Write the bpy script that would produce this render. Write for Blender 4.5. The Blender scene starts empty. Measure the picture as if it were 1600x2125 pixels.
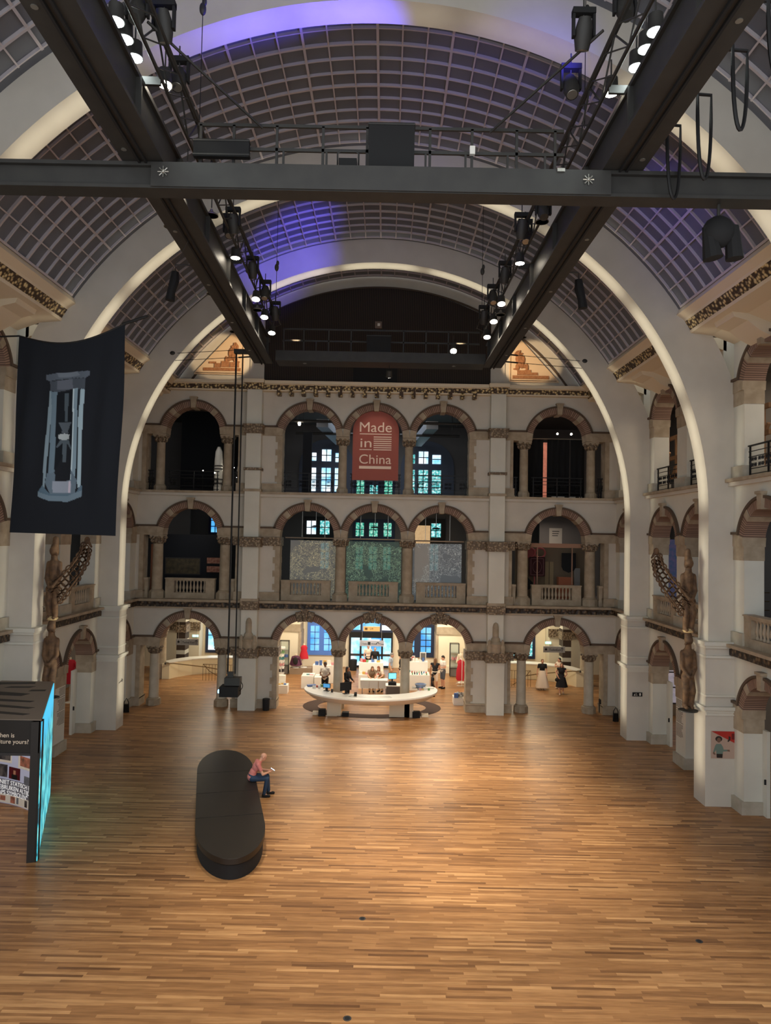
import bpy, bmesh, math, random
from mathutils import Vector, Matrix
random.seed(7)
sc = bpy.context.scene
C = sc.collection
PI = math.pi
RAD = math.radians

# ---------------------------------------------------------------- camera
cam = bpy.data.cameras.new('camera')
cam.sensor_fit = 'HORIZONTAL'
cam.sensor_width = 36.0
cam.lens = 36.0 * 1475.0 / 1600.0
cam.clip_end = 200
camo = bpy.data.objects.new('camera', cam)
C.objects.link(camo)
_r, _d, _f = (0.99981, 0, 0.019486), (0.019474, 0.035571, -0.999177), (-0.000693, 0.999367, 0.035564)
camo.matrix_world = Matrix(((_r[0], -_d[0], -_f[0], 0.43), (_r[1], -_d[1], -_f[1], 0), (_r[2], -_d[2], -_f[2], 8.0), (0, 0, 0, 1)))
sc.camera = camo

# ---------------------------------------------------------------- world, exposure, render hygiene
w = bpy.data.worlds.new('world')
sc.world = w
w.use_nodes = True
w.node_tree.nodes['Background'].inputs[0].default_value = (0.94, 0.97, 1.0, 1)
w.node_tree.nodes['Background'].inputs[1].default_value = 0.78
vs = sc.view_settings
vs.view_transform = 'Standard'
vs.look = 'None'
vs.exposure = 0.9
vs.gamma = 1.0
vs.use_curve_mapping = False
sc.cycles.use_denoising = True
sc.cycles.use_adaptive_sampling = True
sc.cycles.adaptive_threshold = 0.02
sc.cycles.max_bounces = 6
sc.cycles.diffuse_bounces = 3
sc.cycles.glossy_bounces = 2
sc.cycles.transparent_max_bounces = 8
sc.cycles.sample_clamp_indirect = 4.0
sc.cycles.caustics_reflective = False
sc.cycles.caustics_refractive = False


def lin(c):
    c = c / 255.0
    return c / 12.92 if c <= 0.04045 else ((c + 0.055) / 1.055) ** 2.4


def L(r, g, b):
    return (lin(r), lin(g), lin(b), 1.0)


# ---------------------------------------------------------------- lamps
def aim(o, target):
    d = Vector(target) - o.location
    o.rotation_euler = d.to_track_quat('-Z', 'Y').to_euler()


def spot(loc, target, watts, col, deg, blend=0.5, size=0.08):
    l = bpy.data.lights.new('lamp_light', 'SPOT')
    l.energy = watts
    l.color = col
    l.spot_size = RAD(deg)
    l.spot_blend = blend
    l.shadow_soft_size = size
    o = bpy.data.objects.new('lamp_light', l)
    C.objects.link(o)
    o.location = loc
    aim(o, target)
    return o


def area(loc, target, watts, col, sx, sy=None):
    l = bpy.data.lights.new('lamp_light', 'AREA')
    l.energy = watts
    l.color = col
    l.shape = 'RECTANGLE'
    l.size = sx
    l.size_y = sy or sx
    o = bpy.data.objects.new('lamp_light', l)
    C.objects.link(o)
    o.location = loc
    aim(o, target)
    return o


def point(loc, watts, col, size=0.1):
    l = bpy.data.lights.new('lamp_light', 'POINT')
    l.energy = watts
    l.color = col
    l.shadow_soft_size = size
    o = bpy.data.objects.new('lamp_light', l)
    C.objects.link(o)
    o.location = loc
    return o


WARM, AMBER, COOL, BLUE, CREAM = (1, .88, .70), (1, .72, .42), (.86, .95, 1), (.10, .08, 1), (1, .93, .73)
# show lamps on the lighting bridge, throwing warm pools on the floor
spot((3.7, 14.3, 15.7), (3.2, 14.6, 0), 1900, WARM, 60, 1)
spot((-3.6, 14.3, 15.7), (-1.2, 13.2, 0), 1700, WARM, 58, 1)
spot((4.0, 19.3, 15.4), (2.6, 20.8, 0), 5200, WARM, 52, 1)
spot((-3.9, 19.3, 15.4), (-1.5, 19.0, 0), 1500, WARM, 50, 1)
spot((4.0, 24.0, 15.3), (3.0, 27.5, 0), 4600, WARM, 48, 1)
spot((-3.9, 24.0, 15.3), (-0.5, 27.8, 0), 2400, WARM, 46, 1)
spot((4.0, 22.4, 15.4), (7.2, 24.0, 0), 800, WARM, 46, 1)
# lamps of the bridge grazing the end facade and its carved band
spot((0.45, 27.8, 14.6), (-0.1, 33.0, 2.8), 3000, WARM, 50, 1)
spot((3.4, 27.8, 15.4), (6.5, 33.2, 3.0), 1900, WARM, 60, 1)
spot((-3.4, 27.8, 15.4), (-6.5, 33.2, 3.0), 1800, WARM, 60, 1)
spot((-2.8, 27.6, 15.9), (-7.25, 33.2, 16.3), 1100, AMBER, 19, .3)
spot((2.8, 27.6, 15.9), (6.95, 33.2, 16.3), 1100, AMBER, 19, .3)
# unseen strip lights added under each rib to brighten its soffit and pier faces
def strip(x, y, z, tx, tz, watts, long):
    o = area((x, y, z), (tx, y, tz), watts, CREAM, .5, long)
    o.data.spread = RAD(62)
    d = Vector((tx - x, 0, tz - z)).normalized()
    zax, yax = -d, Vector((-d.z, 0, d.x))
    xax = yax.cross(zax)
    o.rotation_euler = Matrix((xax, yax, zax)).transposed().to_euler()


for _y, _e in ((15.0, 1.0), (22.35, 1.15), (29.4, 1.2)):
    for _a in range(10, 180, 20):
        _c, _s = math.cos(RAD(_a)), math.sin(RAD(_a))
        strip(9.2 * _c, _y, 8.95 + 9.2 * _s, 10.4 * _c, 8.95 + 10.4 * _s, 3.1 * _e * (.22 if _y < 16 and 60 < _a < 130 else 1), 3.1)
    for _q in (-1, 1):
        strip(_q * 9.2, _y, 6.6, _q * 10.4, 6.6, 2.6 * _e, 3.6)
        strip(_q * 9.2, _y, 2.6, _q * 10.4, 2.6, 2.4 * _e, 3.6)
# saturated blue wash on the vault
spot((3.0, 16.6, 15.9), (-1.7, 15.0, 19.3), 2600, BLUE, 44, .9)
spot((2.6, 17.6, 15.9), (-3.4, 27.8, 19.3), 4200, BLUE, 22, .9)
spot((3.6, 12.2, 16.6), (3.4, 19.0, 20.0), 160, BLUE, 60, .9)
spot((5.4, 18.0, 15.9), (8.4, 19.0, 17.0), 60, BLUE, 90, .9)

# shop, stair halls and galleries
for _x in (-3.6, -.1, 3.2):
    area((_x, 36.0, 4.4), (_x, 36.2, 0), 72, (1, .88, .70), 1.6)
    area((_x, 40.5, 4.4), (_x, 40.6, 0), 72, (1, .88, .70), 1.6)
spot((3.9, 41.0, 4.4), (3.9, 42.6, 1.8), 72, (1, .86, .62), 60, .8)
spot((-.2, 36.9, 4.2), (-.2, 38.4, .9), 96, (1, .9, .76), 50, .8)
for _x in (-8.8, 8.6):
    area((_x, 37.0, 4.4), (_x, 37.2, 0), 54, (1, .84, .64), 1.8)
    area((_x, 41.6, 4.4), (_x, 41.7, 0), 66, (1, .86, .62), 1.6)
area((-.1, 38.5, 9.4), (-.1, 38.6, 5), 34, (.8, .95, 1), 4)
area((9.0, 38.0, 9.3), (9.0, 37.5, 5), 24, (1, .82, .66), 1.5)
area((-9.0, 35.2, 9.3), (-9.0, 36.2, 5), 6, (1, .9, .8), 1.5)
area((-.1, 38.5, 14.6), (-.1, 38.6, 10), 60, (.85, .92, 1), 4)
area((8.6, 36.0, 14.6), (8.6, 36.0, 10), 15, (1, .9, .8), 1.5)
spot((-8.6, 35.2, 14.5), (-8.3, 37, 11), 36, (1, .95, .9), 30)
spot((-.1, 30.5, 16.0), (-.1, 33.3, 12.0), 96, (1, .82, .66), 36, .6)
for _s in (-1, 1):
    for _y in (19.0, 26.0, 31.5):
        area((_s * 13.6, _y, 4.4), (_s * 13.6, _y, 0), 13.2 if _y > 25 else 6, (1, .88, .72), 1.5)
        area((_s * 13.6, _y, 9.4), (_s * 13.6, _y, 5), 7.2, (.9, .95, 1), 1.5)
        area((_s * 13.6, _y, 14.6), (_s * 13.6, _y, 10), 45 if _s > 0 else 8, (1, .8, .58), 1.5)
area((-10.6, 19.0, 3.2), (-10.6, 20, 0), 18, (1, .86, .68), 1.2)
# ---------------------------------------------------------------- materials
MATS = {}


def mat(name, col, rough=.7, metal=0, col2=None, scale=4.0, detail=4, bump=0, emit=0, ecol=None, spec=.5, coords='Object', stretch=None):
    m = bpy.data.materials.new(name)
    m.use_nodes = True
    nt = m.node_tree
    b = nt.nodes['Principled BSDF']
    b.inputs['Base Color'].default_value = col
    b.inputs['Roughness'].default_value = rough
    b.inputs['Metallic'].default_value = metal
    b.inputs['Specular IOR Level'].default_value = spec
    if col2 or bump:
        tc = nt.nodes.new('ShaderNodeTexCoord')
        no = nt.nodes.new('ShaderNodeTexNoise')
        no.inputs['Scale'].default_value = scale
        no.inputs['Detail'].default_value = detail
        if stretch:
            mp = nt.nodes.new('ShaderNodeMapping')
            mp.inputs['Scale'].default_value = stretch
            nt.links.new(tc.outputs[coords], mp.inputs[0])
            nt.links.new(mp.outputs[0], no.inputs['Vector'])
        else:
            nt.links.new(tc.outputs[coords], no.inputs['Vector'])
        if col2:
            rp = nt.nodes.new('ShaderNodeValToRGB')
            rp.color_ramp.elements[0].position = .35
            rp.color_ramp.elements[1].position = .65
            rp.color_ramp.elements[0].color = col
            rp.color_ramp.elements[1].color = col2
            nt.links.new(no.outputs['Fac'], rp.inputs[0])
            nt.links.new(rp.outputs[0], b.inputs['Base Color'])
        if bump:
            bp = nt.nodes.new('ShaderNodeBump')
            bp.inputs['Strength'].default_value = bump
            bp.inputs['Distance'].default_value = .02
            nt.links.new(no.outputs['Fac'], bp.inputs['Height'])
            nt.links.new(bp.outputs[0], b.inputs['Normal'])
    if emit:
        b.inputs['Emission Color'].default_value = ecol or col
        b.inputs['Emission Strength'].default_value = emit
    MATS[name] = m
    return m


def nd(m, kind, **kw):
    n = m.node_tree.nodes.new(kind)
    for k, v in kw.items():
        setattr(n, k, v)
    return n


def lk(m, a, b):
    m.node_tree.links.new(a, b)


def math_(m, op, a, b=None):
    n = nd(m, 'ShaderNodeMath', operation=op)
    for i, v in enumerate((a, b)):
        if v is None:
            continue
        if isinstance(v, (int, float)):
            n.inputs[i].default_value = v
        else:
            lk(m, v, n.inputs[i])
    return n.outputs[0]


def bsdf(m):
    return m.node_tree.nodes['Principled BSDF']


PLASTER = mat('plaster', L(210, 204, 192), .85, col2=L(203, 197, 185), scale=1.2, bump=.03)
PLASTER_W = mat('white_plaster', L(222, 220, 208), .8, col2=L(214, 212, 200), scale=1.0)
STONE = mat('sandstone', L(180, 165, 143), .85, col2=L(160, 145, 123), scale=3.0, bump=.1)
STONE_D = mat('carved_stone', L(150, 132, 108), .85, col2=L(74, 60, 46), scale=9.0, bump=.8)
MOULD = mat('dark_moulding', L(92, 76, 62), .8)
CREAM_M = mat('cream_paint', L(226, 212, 186), .6)
BLACK = mat('black_steel', L(52, 51, 48), .55, col2=L(46, 45, 43), scale=3)
BLACKM = mat('matt_black', L(20, 20, 21), .8)
IRON = mat('wrought_iron', L(18, 18, 20), .5, .3)
CABLE = mat('black_cable', L(16, 16, 17), .6)
WHITE = mat('white_laminate', L(236, 232, 222), .35)
GREYP = mat('grey_paint', L(110, 106, 102), .7)
GREYD = mat('dark_grey_paint', L(58, 56, 56), .8)
STEEL = mat('brushed_steel', L(170, 168, 160), .35, .8)
BRONZE = mat('bronze_rail', L(120, 98, 66), .4, .6)
SKIN = mat('skin', L(214, 160, 132), .6)
SKIN_T = mat('tanned_skin', L(186, 132, 102), .6)
SKIN_B = mat('brown_skin', L(112, 76, 56), .6)
HAIR_D = mat('dark_hair', L(34, 26, 22), .6)
HAIR_B = mat('brown_hair', L(106, 72, 46), .6)
HAIR_G = mat('grey_hair', L(140, 134, 128), .6)
EYE = mat('eye_dark', L(24, 20, 18), .3)
LIPS = mat('lips', L(160, 88, 78), .5)
GLOW = mat('lamp_glow', (1, .9, .72, 1), emit=26, ecol=(1, .88, .70, 1))
GLOWC = mat('cool_lamp_glow', (.9, 1, .98, 1), emit=30, ecol=(.88, 1, .97, 1))
GLOWB = mat('blue_lamp_glow', (.03, .06, 1, 1), emit=4, ecol=(.02, .08, 1, 1))
GLASSP = mat('vault_glass', L(106, 110, 118), .4, col2=L(98, 102, 110), scale=.8)
BARS = mat('glazing_bar', L(190, 184, 188), .6)
DAY = mat('daylight_pane', (.8, .92, 1, 1), emit=1.6, ecol=(.66, .86, 1, 1))

# floor boards: strips running across the hall, each with its own tone
FLOOR = mat('oak_boards', L(168, 118, 74), .36, spec=.4)


def _floor():
    m = FLOOR
    g = nd(m, 'ShaderNodeNewGeometry')
    s = nd(m, 'ShaderNodeSeparateXYZ')
    lk(m, g.outputs['Position'], s.inputs[0])
    row = math_(m, 'FLOOR', math_(m, 'DIVIDE', s.outputs['Y'], .075))
    wn = nd(m, 'ShaderNodeTexWhiteNoise', noise_dimensions='1D')
    lk(m, row, wn.inputs['W'])
    xs = math_(m, 'DIVIDE', math_(m, 'ADD', s.outputs['X'], math_(m, 'MULTIPLY', wn.outputs['Value'], 9.0)), 1.15)
    col = math_(m, 'FLOOR', xs)
    cb = nd(m, 'ShaderNodeCombineXYZ')
    lk(m, row, cb.inputs[0])
    lk(m, col, cb.inputs[1])
    w2 = nd(m, 'ShaderNodeTexWhiteNoise', noise_dimensions='2D')
    lk(m, cb.outputs[0], w2.inputs['Vector'])
    rp = nd(m, 'ShaderNodeValToRGB')
    e = rp.color_ramp.elements
    e[0].position, e[0].color = 0, L(120, 84, 54)
    e[1].position, e[1].color = 1, L(202, 156, 106)
    for p_, c_ in ((.12, L(146, 105, 68)), (.5, L(166, 121, 78)), (.85, L(178, 133, 88))):
        k = e.new(p_)
        k.color = c_
    lk(m, w2.outputs['Value'], rp.inputs[0])
    no = nd(m, 'ShaderNodeTexNoise')
    mp = nd(m, 'ShaderNodeMapping')
    mp.inputs['Scale'].default_value = (1.2, 14, 1)
    lk(m, g.outputs['Position'], mp.inputs[0])
    lk(m, mp.outputs[0], no.inputs['Vector'])
    no.inputs['Scale'].default_value = 1.5
    no.inputs['Detail'].default_value = 5
    mx = nd(m, 'ShaderNodeMix', data_type='RGBA', blend_type='MULTIPLY')
    mx.inputs[0].default_value = .55
    r2 = nd(m, 'ShaderNodeValToRGB')
    r2.color_ramp.elements[0].position, r2.color_ramp.elements[0].color = .3, (.55, .5, .46, 1)
    r2.color_ramp.elements[1].position, r2.color_ramp.elements[1].color = .6, (1.1, 1.08, 1.05, 1)
    lk(m, no.outputs['Fac'], r2.inputs[0])
    lk(m, rp.outputs[0], mx.inputs[6])
    lk(m, r2.outputs[0], mx.inputs[7])
    # worn patches
    n3 = nd(m, 'ShaderNodeTexNoise')
    n3.inputs['Scale'].default_value = .35
    n3.inputs['Detail'].default_value = 3
    lk(m, g.outputs['Position'], n3.inputs['Vector'])
    r3 = nd(m, 'ShaderNodeValToRGB')
    r3.color_ramp.elements[0].position, r3.color_ramp.elements[0].color = .38, (.8, .78, .76, 1)
    r3.color_ramp.elements[1].position, r3.color_ramp.elements[1].color = .6, (1.05, 1.05, 1.05, 1)
    lk(m, n3.outputs['Fac'], r3.inputs[0])
    m2 = nd(m, 'ShaderNodeMix', data_type='RGBA', blend_type='MULTIPLY')
    m2.inputs[0].default_value = .7
    lk(m, mx.outputs[2], m2.inputs[6])
    lk(m, r3.outputs[0], m2.inputs[7])
    lk(m, m2.outputs[2], bsdf(m).inputs['Base Color'])


_floor()


def stripes(name, axis, pitch, c1, c2, duty=.75, rough=.8):
    """hard stripes in object space along one axis"""
    m = mat(name, c1, rough)
    t = nd(m, 'ShaderNodeTexCoord')
    s = nd(m, 'ShaderNodeSeparateXYZ')
    lk(m, t.outputs['Object'], s.inputs[0])
    fr = math_(m, 'FRACT', math_(m, 'DIVIDE', s.outputs[axis], pitch))
    lt = math_(m, 'LESS_THAN', fr, duty)
    mx = nd(m, 'ShaderNodeMix', data_type='RGBA')
    mx.inputs[6].default_value = c2
    mx.inputs[7].default_value = c1
    lk(m, lt, mx.inputs[0])
    lk(m, mx.outputs[2], bsdf(m).inputs['Base Color'])
    return m


# radial bricks of an arch, local origin at the arch centre
BRICK = mat('arch_brick', L(120, 88, 74), .85)


def _brick():
    m = BRICK
    t = nd(m, 'ShaderNodeTexCoord')
    s = nd(m, 'ShaderNodeSeparateXYZ')
    lk(m, t.outputs['Object'], s.inputs[0])
    a = math_(m, 'ARCTAN2', s.outputs['Z'], s.outputs['X'])
    k = math_(m, 'MULTIPLY', a, 17.0)
    lt = math_(m, 'LESS_THAN', math_(m, 'FRACT', k), .68)
    wn = nd(m, 'ShaderNodeTexWhiteNoise', noise_dimensions='1D')
    lk(m, math_(m, 'FLOOR', k), wn.inputs['W'])
    rp = nd(m, 'ShaderNodeValToRGB')
    rp.color_ramp.elements[0].color = L(140, 112, 96)
    rp.color_ramp.elements[1].color = L(168, 140, 122)
    lk(m, wn.outputs['Value'], rp.inputs[0])
    mx = nd(m, 'ShaderNodeMix', data_type='RGBA')
    mx.inputs[6].default_value = L(88, 68, 58)
    lk(m, rp.outputs[0], mx.inputs[7])
    lk(m, lt, mx.inputs[0])
    lk(m, mx.outputs[2], bsdf(m).inputs['Base Color'])


_brick()


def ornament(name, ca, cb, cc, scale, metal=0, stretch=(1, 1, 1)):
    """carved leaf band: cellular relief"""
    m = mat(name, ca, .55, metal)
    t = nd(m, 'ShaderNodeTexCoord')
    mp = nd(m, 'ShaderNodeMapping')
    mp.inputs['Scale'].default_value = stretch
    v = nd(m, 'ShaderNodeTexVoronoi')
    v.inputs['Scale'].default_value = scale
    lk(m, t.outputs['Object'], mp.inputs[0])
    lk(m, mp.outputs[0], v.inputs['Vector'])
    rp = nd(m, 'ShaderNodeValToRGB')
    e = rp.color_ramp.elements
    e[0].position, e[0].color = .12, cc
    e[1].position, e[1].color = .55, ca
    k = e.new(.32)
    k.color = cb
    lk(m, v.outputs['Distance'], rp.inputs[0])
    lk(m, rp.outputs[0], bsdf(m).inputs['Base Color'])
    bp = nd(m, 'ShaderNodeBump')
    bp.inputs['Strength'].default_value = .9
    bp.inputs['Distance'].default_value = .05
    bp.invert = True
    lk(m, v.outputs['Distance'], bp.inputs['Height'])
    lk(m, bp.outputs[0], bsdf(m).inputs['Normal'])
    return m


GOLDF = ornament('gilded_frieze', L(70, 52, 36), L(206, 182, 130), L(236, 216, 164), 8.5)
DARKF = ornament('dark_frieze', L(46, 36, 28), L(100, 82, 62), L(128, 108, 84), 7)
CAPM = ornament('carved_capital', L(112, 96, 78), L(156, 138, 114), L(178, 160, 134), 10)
FOLIAGE = ornament('window_view', L(30, 90, 120), L(110, 190, 200), L(230, 245, 250), 6)


def pane_mat(name, c1, c2, c3, scale, strength):
    """window pane with sky and tree crowns outside"""
    m = mat(name, c1, .1)
    t = nd(m, 'ShaderNodeTexCoord')
    n = nd(m, 'ShaderNodeTexNoise')
    n.inputs['Scale'].default_value = scale
    n.inputs['Detail'].default_value = 6
    lk(m, t.outputs['Object'], n.inputs['Vector'])
    rp = nd(m, 'ShaderNodeValToRGB')
    e = rp.color_ramp.elements
    e[0].position, e[0].color = .36, c1
    e[1].position, e[1].color = .62, c3
    k = e.new(.48)
    k.color = c2
    lk(m, n.outputs['Fac'], rp.inputs[0])
    lk(m, rp.outputs[0], bsdf(m).inputs['Emission Color'])
    bsdf(m).inputs['Emission Strength'].default_value = strength
    bsdf(m).inputs['Base Color'].default_value = (.02, .02, .02, 1)
    return m


PANE_SKY = pane_mat('sky_pane', L(120, 205, 255), L(205, 238, 255), L(250, 252, 255), 1.2, .75)
PANE_TREE = pane_mat('tree_pane', L(20, 130, 130), L(90, 205, 205), L(220, 248, 248), 7, .55)
PANE_GREEN = pane_mat('green_pane', L(10, 120, 100), L(60, 190, 160), L(190, 240, 220), 8, .5)
PANE_BLUE = pane_mat('blue_pane', L(72, 160, 240), L(96, 190, 250), L(140, 215, 255), 1.0, .62)
WINFRAME = mat('blue_lit_window_frame', L(92, 138, 225), .5)  # blue lighting on the frame is put into its colour
SHAFT = mat('pale_limestone', L(204, 196, 178), .8, col2=L(190, 181, 162), scale=2.5)
WINFRAME_D = mat('dark_blue_frame', L(34, 46, 74), .5)


# ---------------------------------------------------------------- mesh building
def BM():
    return bmesh.new()


def box(bm, x0, x1, y0, y1, z0, z1):
    v = [bm.verts.new(p) for p in ((x0, y0, z0), (x1, y0, z0), (x1, y1, z0), (x0, y1, z0), (x0, y0, z1), (x1, y0, z1), (x1, y1, z1), (x0, y1, z1))]
    for f in ((0, 3, 2, 1), (4, 5, 6, 7), (0, 1, 5, 4), (1, 2, 6, 5), (2, 3, 7, 6), (3, 0, 4, 7)):
        bm.faces.new([v[i] for i in f])
    return bm


def cbox(bm, c, s, rot=None):
    """box centred at c with size s, optional euler rotation"""
    M = Matrix.Translation(c) @ (rot.to_4x4() if rot else Matrix.Identity(4))
    a, b, d = s[0] / 2, s[1] / 2, s[2] / 2
    v = [bm.verts.new(M @ Vector(p)) for p in ((-a, -b, -d), (a, -b, -d), (a, b, -d), (-a, b, -d), (-a, -b, d), (a, -b, d), (a, b, d), (-a, b, d))]
    for f in ((0, 3, 2, 1), (4, 5, 6, 7), (0, 1, 5, 4), (1, 2, 6, 5), (2, 3, 7, 6), (3, 0, 4, 7)):
        bm.faces.new([v[i] for i in f])
    return bm


def prism(bm, pts, y0, y1):
    """polygon in XZ extruded along Y"""
    a = [bm.verts.new((p[0], y0, p[1])) for p in pts]
    b = [bm.verts.new((p[0], y1, p[1])) for p in pts]
    n = len(pts)
    bm.faces.new(a)
    bm.faces.new(b[::-1])
    for i in range(n):
        j = (i + 1) % n
        bm.faces.new((a[j], a[i], b[i], b[j]))
    return bm


def slab(bm, pts, z0, z1):
    """polygon in XY extruded along Z"""
    a = [bm.verts.new((p[0], p[1], z0)) for p in pts]
    b = [bm.verts.new((p[0], p[1], z1)) for p in pts]
    n = len(pts)
    bm.faces.new(a[::-1])
    bm.faces.new(b)
    for i in range(n):
        j = (i + 1) % n
        bm.faces.new((a[i], a[j], b[j], b[i]))
    return bm


def arc(bm, r0, r1, a0, a1, y0, y1, n=24, cx=0, cz=0):
    """solid ring segment in XZ, degrees"""
    rows = []
    for i in range(n + 1):
        t = RAD(a0 + (a1 - a0) * i / n)
        c, s = math.cos(t), math.sin(t)
        rows.append([bm.verts.new((cx + r * c, y, cz + r * s)) for r, y in ((r0, y0), (r1, y0), (r1, y1), (r0, y1))])
    for i in range(n):
        p, q = rows[i], rows[i + 1]
        for k in range(4):
            l = (k + 1) % 4
            bm.faces.new((p[k], p[l], q[l], q[k]))
    bm.faces.new(rows[0][::-1])
    bm.faces.new(rows[-1])
    return bm


def lathe(bm, prof, n=16, cx=0, cy=0, z0=0):
    rings = []
    for r, z in prof:
        rings.append([bm.verts.new((cx + r * math.cos(2 * PI * i / n), cy + r * math.sin(2 * PI * i / n), z0 + z)) for i in range(n)])
    for a, b in zip(rings, rings[1:]):
        for i in range(n):
            j = (i + 1) % n
            bm.faces.new((a[i], a[j], b[j], b[i]))
    bm.faces.new(rings[0][::-1])
    bm.faces.new(rings[-1])
    return bm


def tube(bm, pts, r, n=6, closed=False):
    pts = [Vector(p) for p in pts]
    m = len(pts)
    rs = r if isinstance(r, (list, tuple)) else [r] * m
    rings = []
    up = Vector((0, 0, 1))
    prev = None
    for i, p in enumerate(pts):
        if closed:
            d = pts[(i + 1) % m] - pts[i - 1]
        else:
            d = pts[min(i + 1, m - 1)] - pts[max(i - 1, 0)]
        d.normalize()
        if prev is None:
            a = d.cross(up if abs(d.z) < .9 else Vector((1, 0, 0))).normalized()
        else:
            a = (prev - d * prev.dot(d)).normalized()
        prev = a
        b = d.cross(a)
        rings.append([bm.verts.new(p + (a * math.cos(2 * PI * k / n) + b * math.sin(2 * PI * k / n)) * rs[i]) for k in range(n)])
    for i in range(m if closed else m - 1):
        p, q = rings[i], rings[(i + 1) % m]
        for k in range(n):
            l = (k + 1) % n
            bm.faces.new((p[k], p[l], q[l], q[k]))
    if not closed:
        bm.faces.new(rings[0][::-1])
        bm.faces.new(rings[-1])
    return bm


def ell(bm, c, r, u=12, v=8, rot=None):
    if isinstance(r, (int, float)):
        r = (r, r, r)
    M = Matrix.Translation(c) @ (rot.to_4x4() if rot else Matrix.Identity(4)) @ Matrix.Diagonal((r[0], r[1], r[2], 1))
    bmesh.ops.create_uvsphere(bm, u_segments=u, v_segments=v, radius=1, matrix=M)
    return bm


def caps(bm, p0, r0, p1, r1, n=10):
    """tapered capsule"""
    p0, p1 = Vector(p0), Vector(p1)
    tube(bm, [p0, p0.lerp(p1, .5), p1], [r0, (r0 + r1) / 2, r1], n)
    ell(bm, p0, r0 * 1.0, n, 6)
    ell(bm, p1, r1 * 1.0, n, 6)
    return bm


# ---------------------------------------------------------------- objects
def setp(o, label=None, cat=None, group=None, kind=None):
    if label:
        o['label'] = label
    if cat:
        o['category'] = cat
    if group:
        o['group'] = group
    if kind:
        o['kind'] = kind
    return o


def obj(name, bm, m, parent=None, smooth=.6, M=None):
    bmesh.ops.recalc_face_normals(bm, faces=bm.faces)
    me = bpy.data.meshes.new(name)
    bm.to_mesh(me)
    bm.free()
    for k in (m if isinstance(m, (list, tuple)) else [m]):
        me.materials.append(k)
    if smooth:
        me.polygons.foreach_set('use_smooth', [True] * len(me.polygons))
        me.set_sharp_from_angle(angle=smooth)
    o = bpy.data.objects.new(name, me)
    C.objects.link(o)
    if parent:
        o.parent = parent
    if M is not None:
        o.matrix_basis = M
    return o


def thing(name, label, cat, loc=(0, 0, 0), rz=0, group=None, M=None):
    o = bpy.data.objects.new(name, None)
    o.empty_display_size = .1
    C.objects.link(o)
    o.matrix_basis = M if M is not None else Matrix.Translation(loc) @ Matrix.Rotation(rz, 4, 'Z')
    return setp(o, label, cat, group, 'thing')


def one(name, bm, m, label, cat, loc=(0, 0, 0), rz=0, group=None, M=None, smooth=.6):
    """a thing that is one mesh"""
    o = obj(name, bm, m, None, smooth, M if M is not None else Matrix.Translation(loc) @ Matrix.Rotation(rz, 4, 'Z'))
    return setp(o, label, cat, group, 'thing')


def struct(name, bm, m, parent=None, smooth=.6, M=None):
    o = obj(name, bm, m, parent, smooth, M)
    if not parent:
        o['kind'] = 'structure'
    return o


def dup(root, M, label=None, group=None):
    def cp(o, par):
        c = o.copy()
        C.objects.link(c)
        if par:
            c.parent = par
        for k in KIDS.get(o.name, [k_ for k_ in o.children]):
            cp(k, c)
        return c
    r = cp(root, None)
    r.matrix_basis = M
    if label:
        r['label'] = label
    if group:
        r['group'] = group
    return r


KIDS = {}


def text(body, size, m, parent, M, align='LEFT', name='lettering', depth=.004, space=1.0):
    cu = bpy.data.curves.new(name, 'FONT')
    cu.body = body
    cu.size = size
    cu.align_x = align
    cu.extrude = depth
    cu.space_character = space
    cu.materials.append(m)
    o = bpy.data.objects.new(name, cu)
    C.objects.link(o)
    bpy.context.view_layer.update()
    me = bpy.data.meshes.new_from_object(o.evaluated_get(bpy.context.evaluated_depsgraph_get()))
    bpy.data.objects.remove(o)
    me.name = name
    o = bpy.data.objects.new(name, me)
    C.objects.link(o)
    o.parent = parent
    o.matrix_basis = M
    return o


def T(x, y, z):
    return Matrix.Translation((x, y, z))


def RZ(a):
    return Matrix.Rotation(RAD(a), 4, 'Z')


RX90 = Matrix.Rotation(PI / 2, 4, 'X')   # lays text on a wall facing the camera
# ---------------------------------------------------------------- the hall: floor, vault, ribs
_tn = [0]


def trim_name():
    _tn[0] += 1
    return 'trim_%d' % _tn[0]


struct('floor', box(BM(), -17, 17, -1, 46, -.2, 0), FLOOR, smooth=0)
bays = ((8.3, 14.65), (15.35, 22.0), (22.7, 29.05), (29.75, 33.3))
VZ, VR, RR = 8.95, 11.4, 10.42
for y0, y1 in bays:
    c = struct('ceiling', arc(BM(), VR, VR + .08, 33, 147, y0, y1, 72, 0, VZ), GLASSP)
    bm = BM()
    nb = 36
    for i in range(nb + 1):
        t = RAD(34 + 112 * i / nb)
        thick = i % 3 == 0
        hw = .032 if thick else .019
        cbox(bm, ((VR - .03) * math.cos(t), (y0 + y1) / 2, VZ + (VR - .03) * math.sin(t)), (.07, y1 - y0 - .5, hw * 2), Matrix.Rotation(-t, 3, 'Y'))
    nr = max(2, round((y1 - y0 - .6) / .56))
    for j in range(nr + 1):
        y = y0 + .3 + (y1 - y0 - .6) * j / nr
        hw = .032 if j % 3 == 0 else .017
        arc(bm, VR - .07, VR, 34, 146, y - hw, y + hw, 56, 0, VZ)
    obj('glazing_bars', bm, BARS, c)
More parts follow.
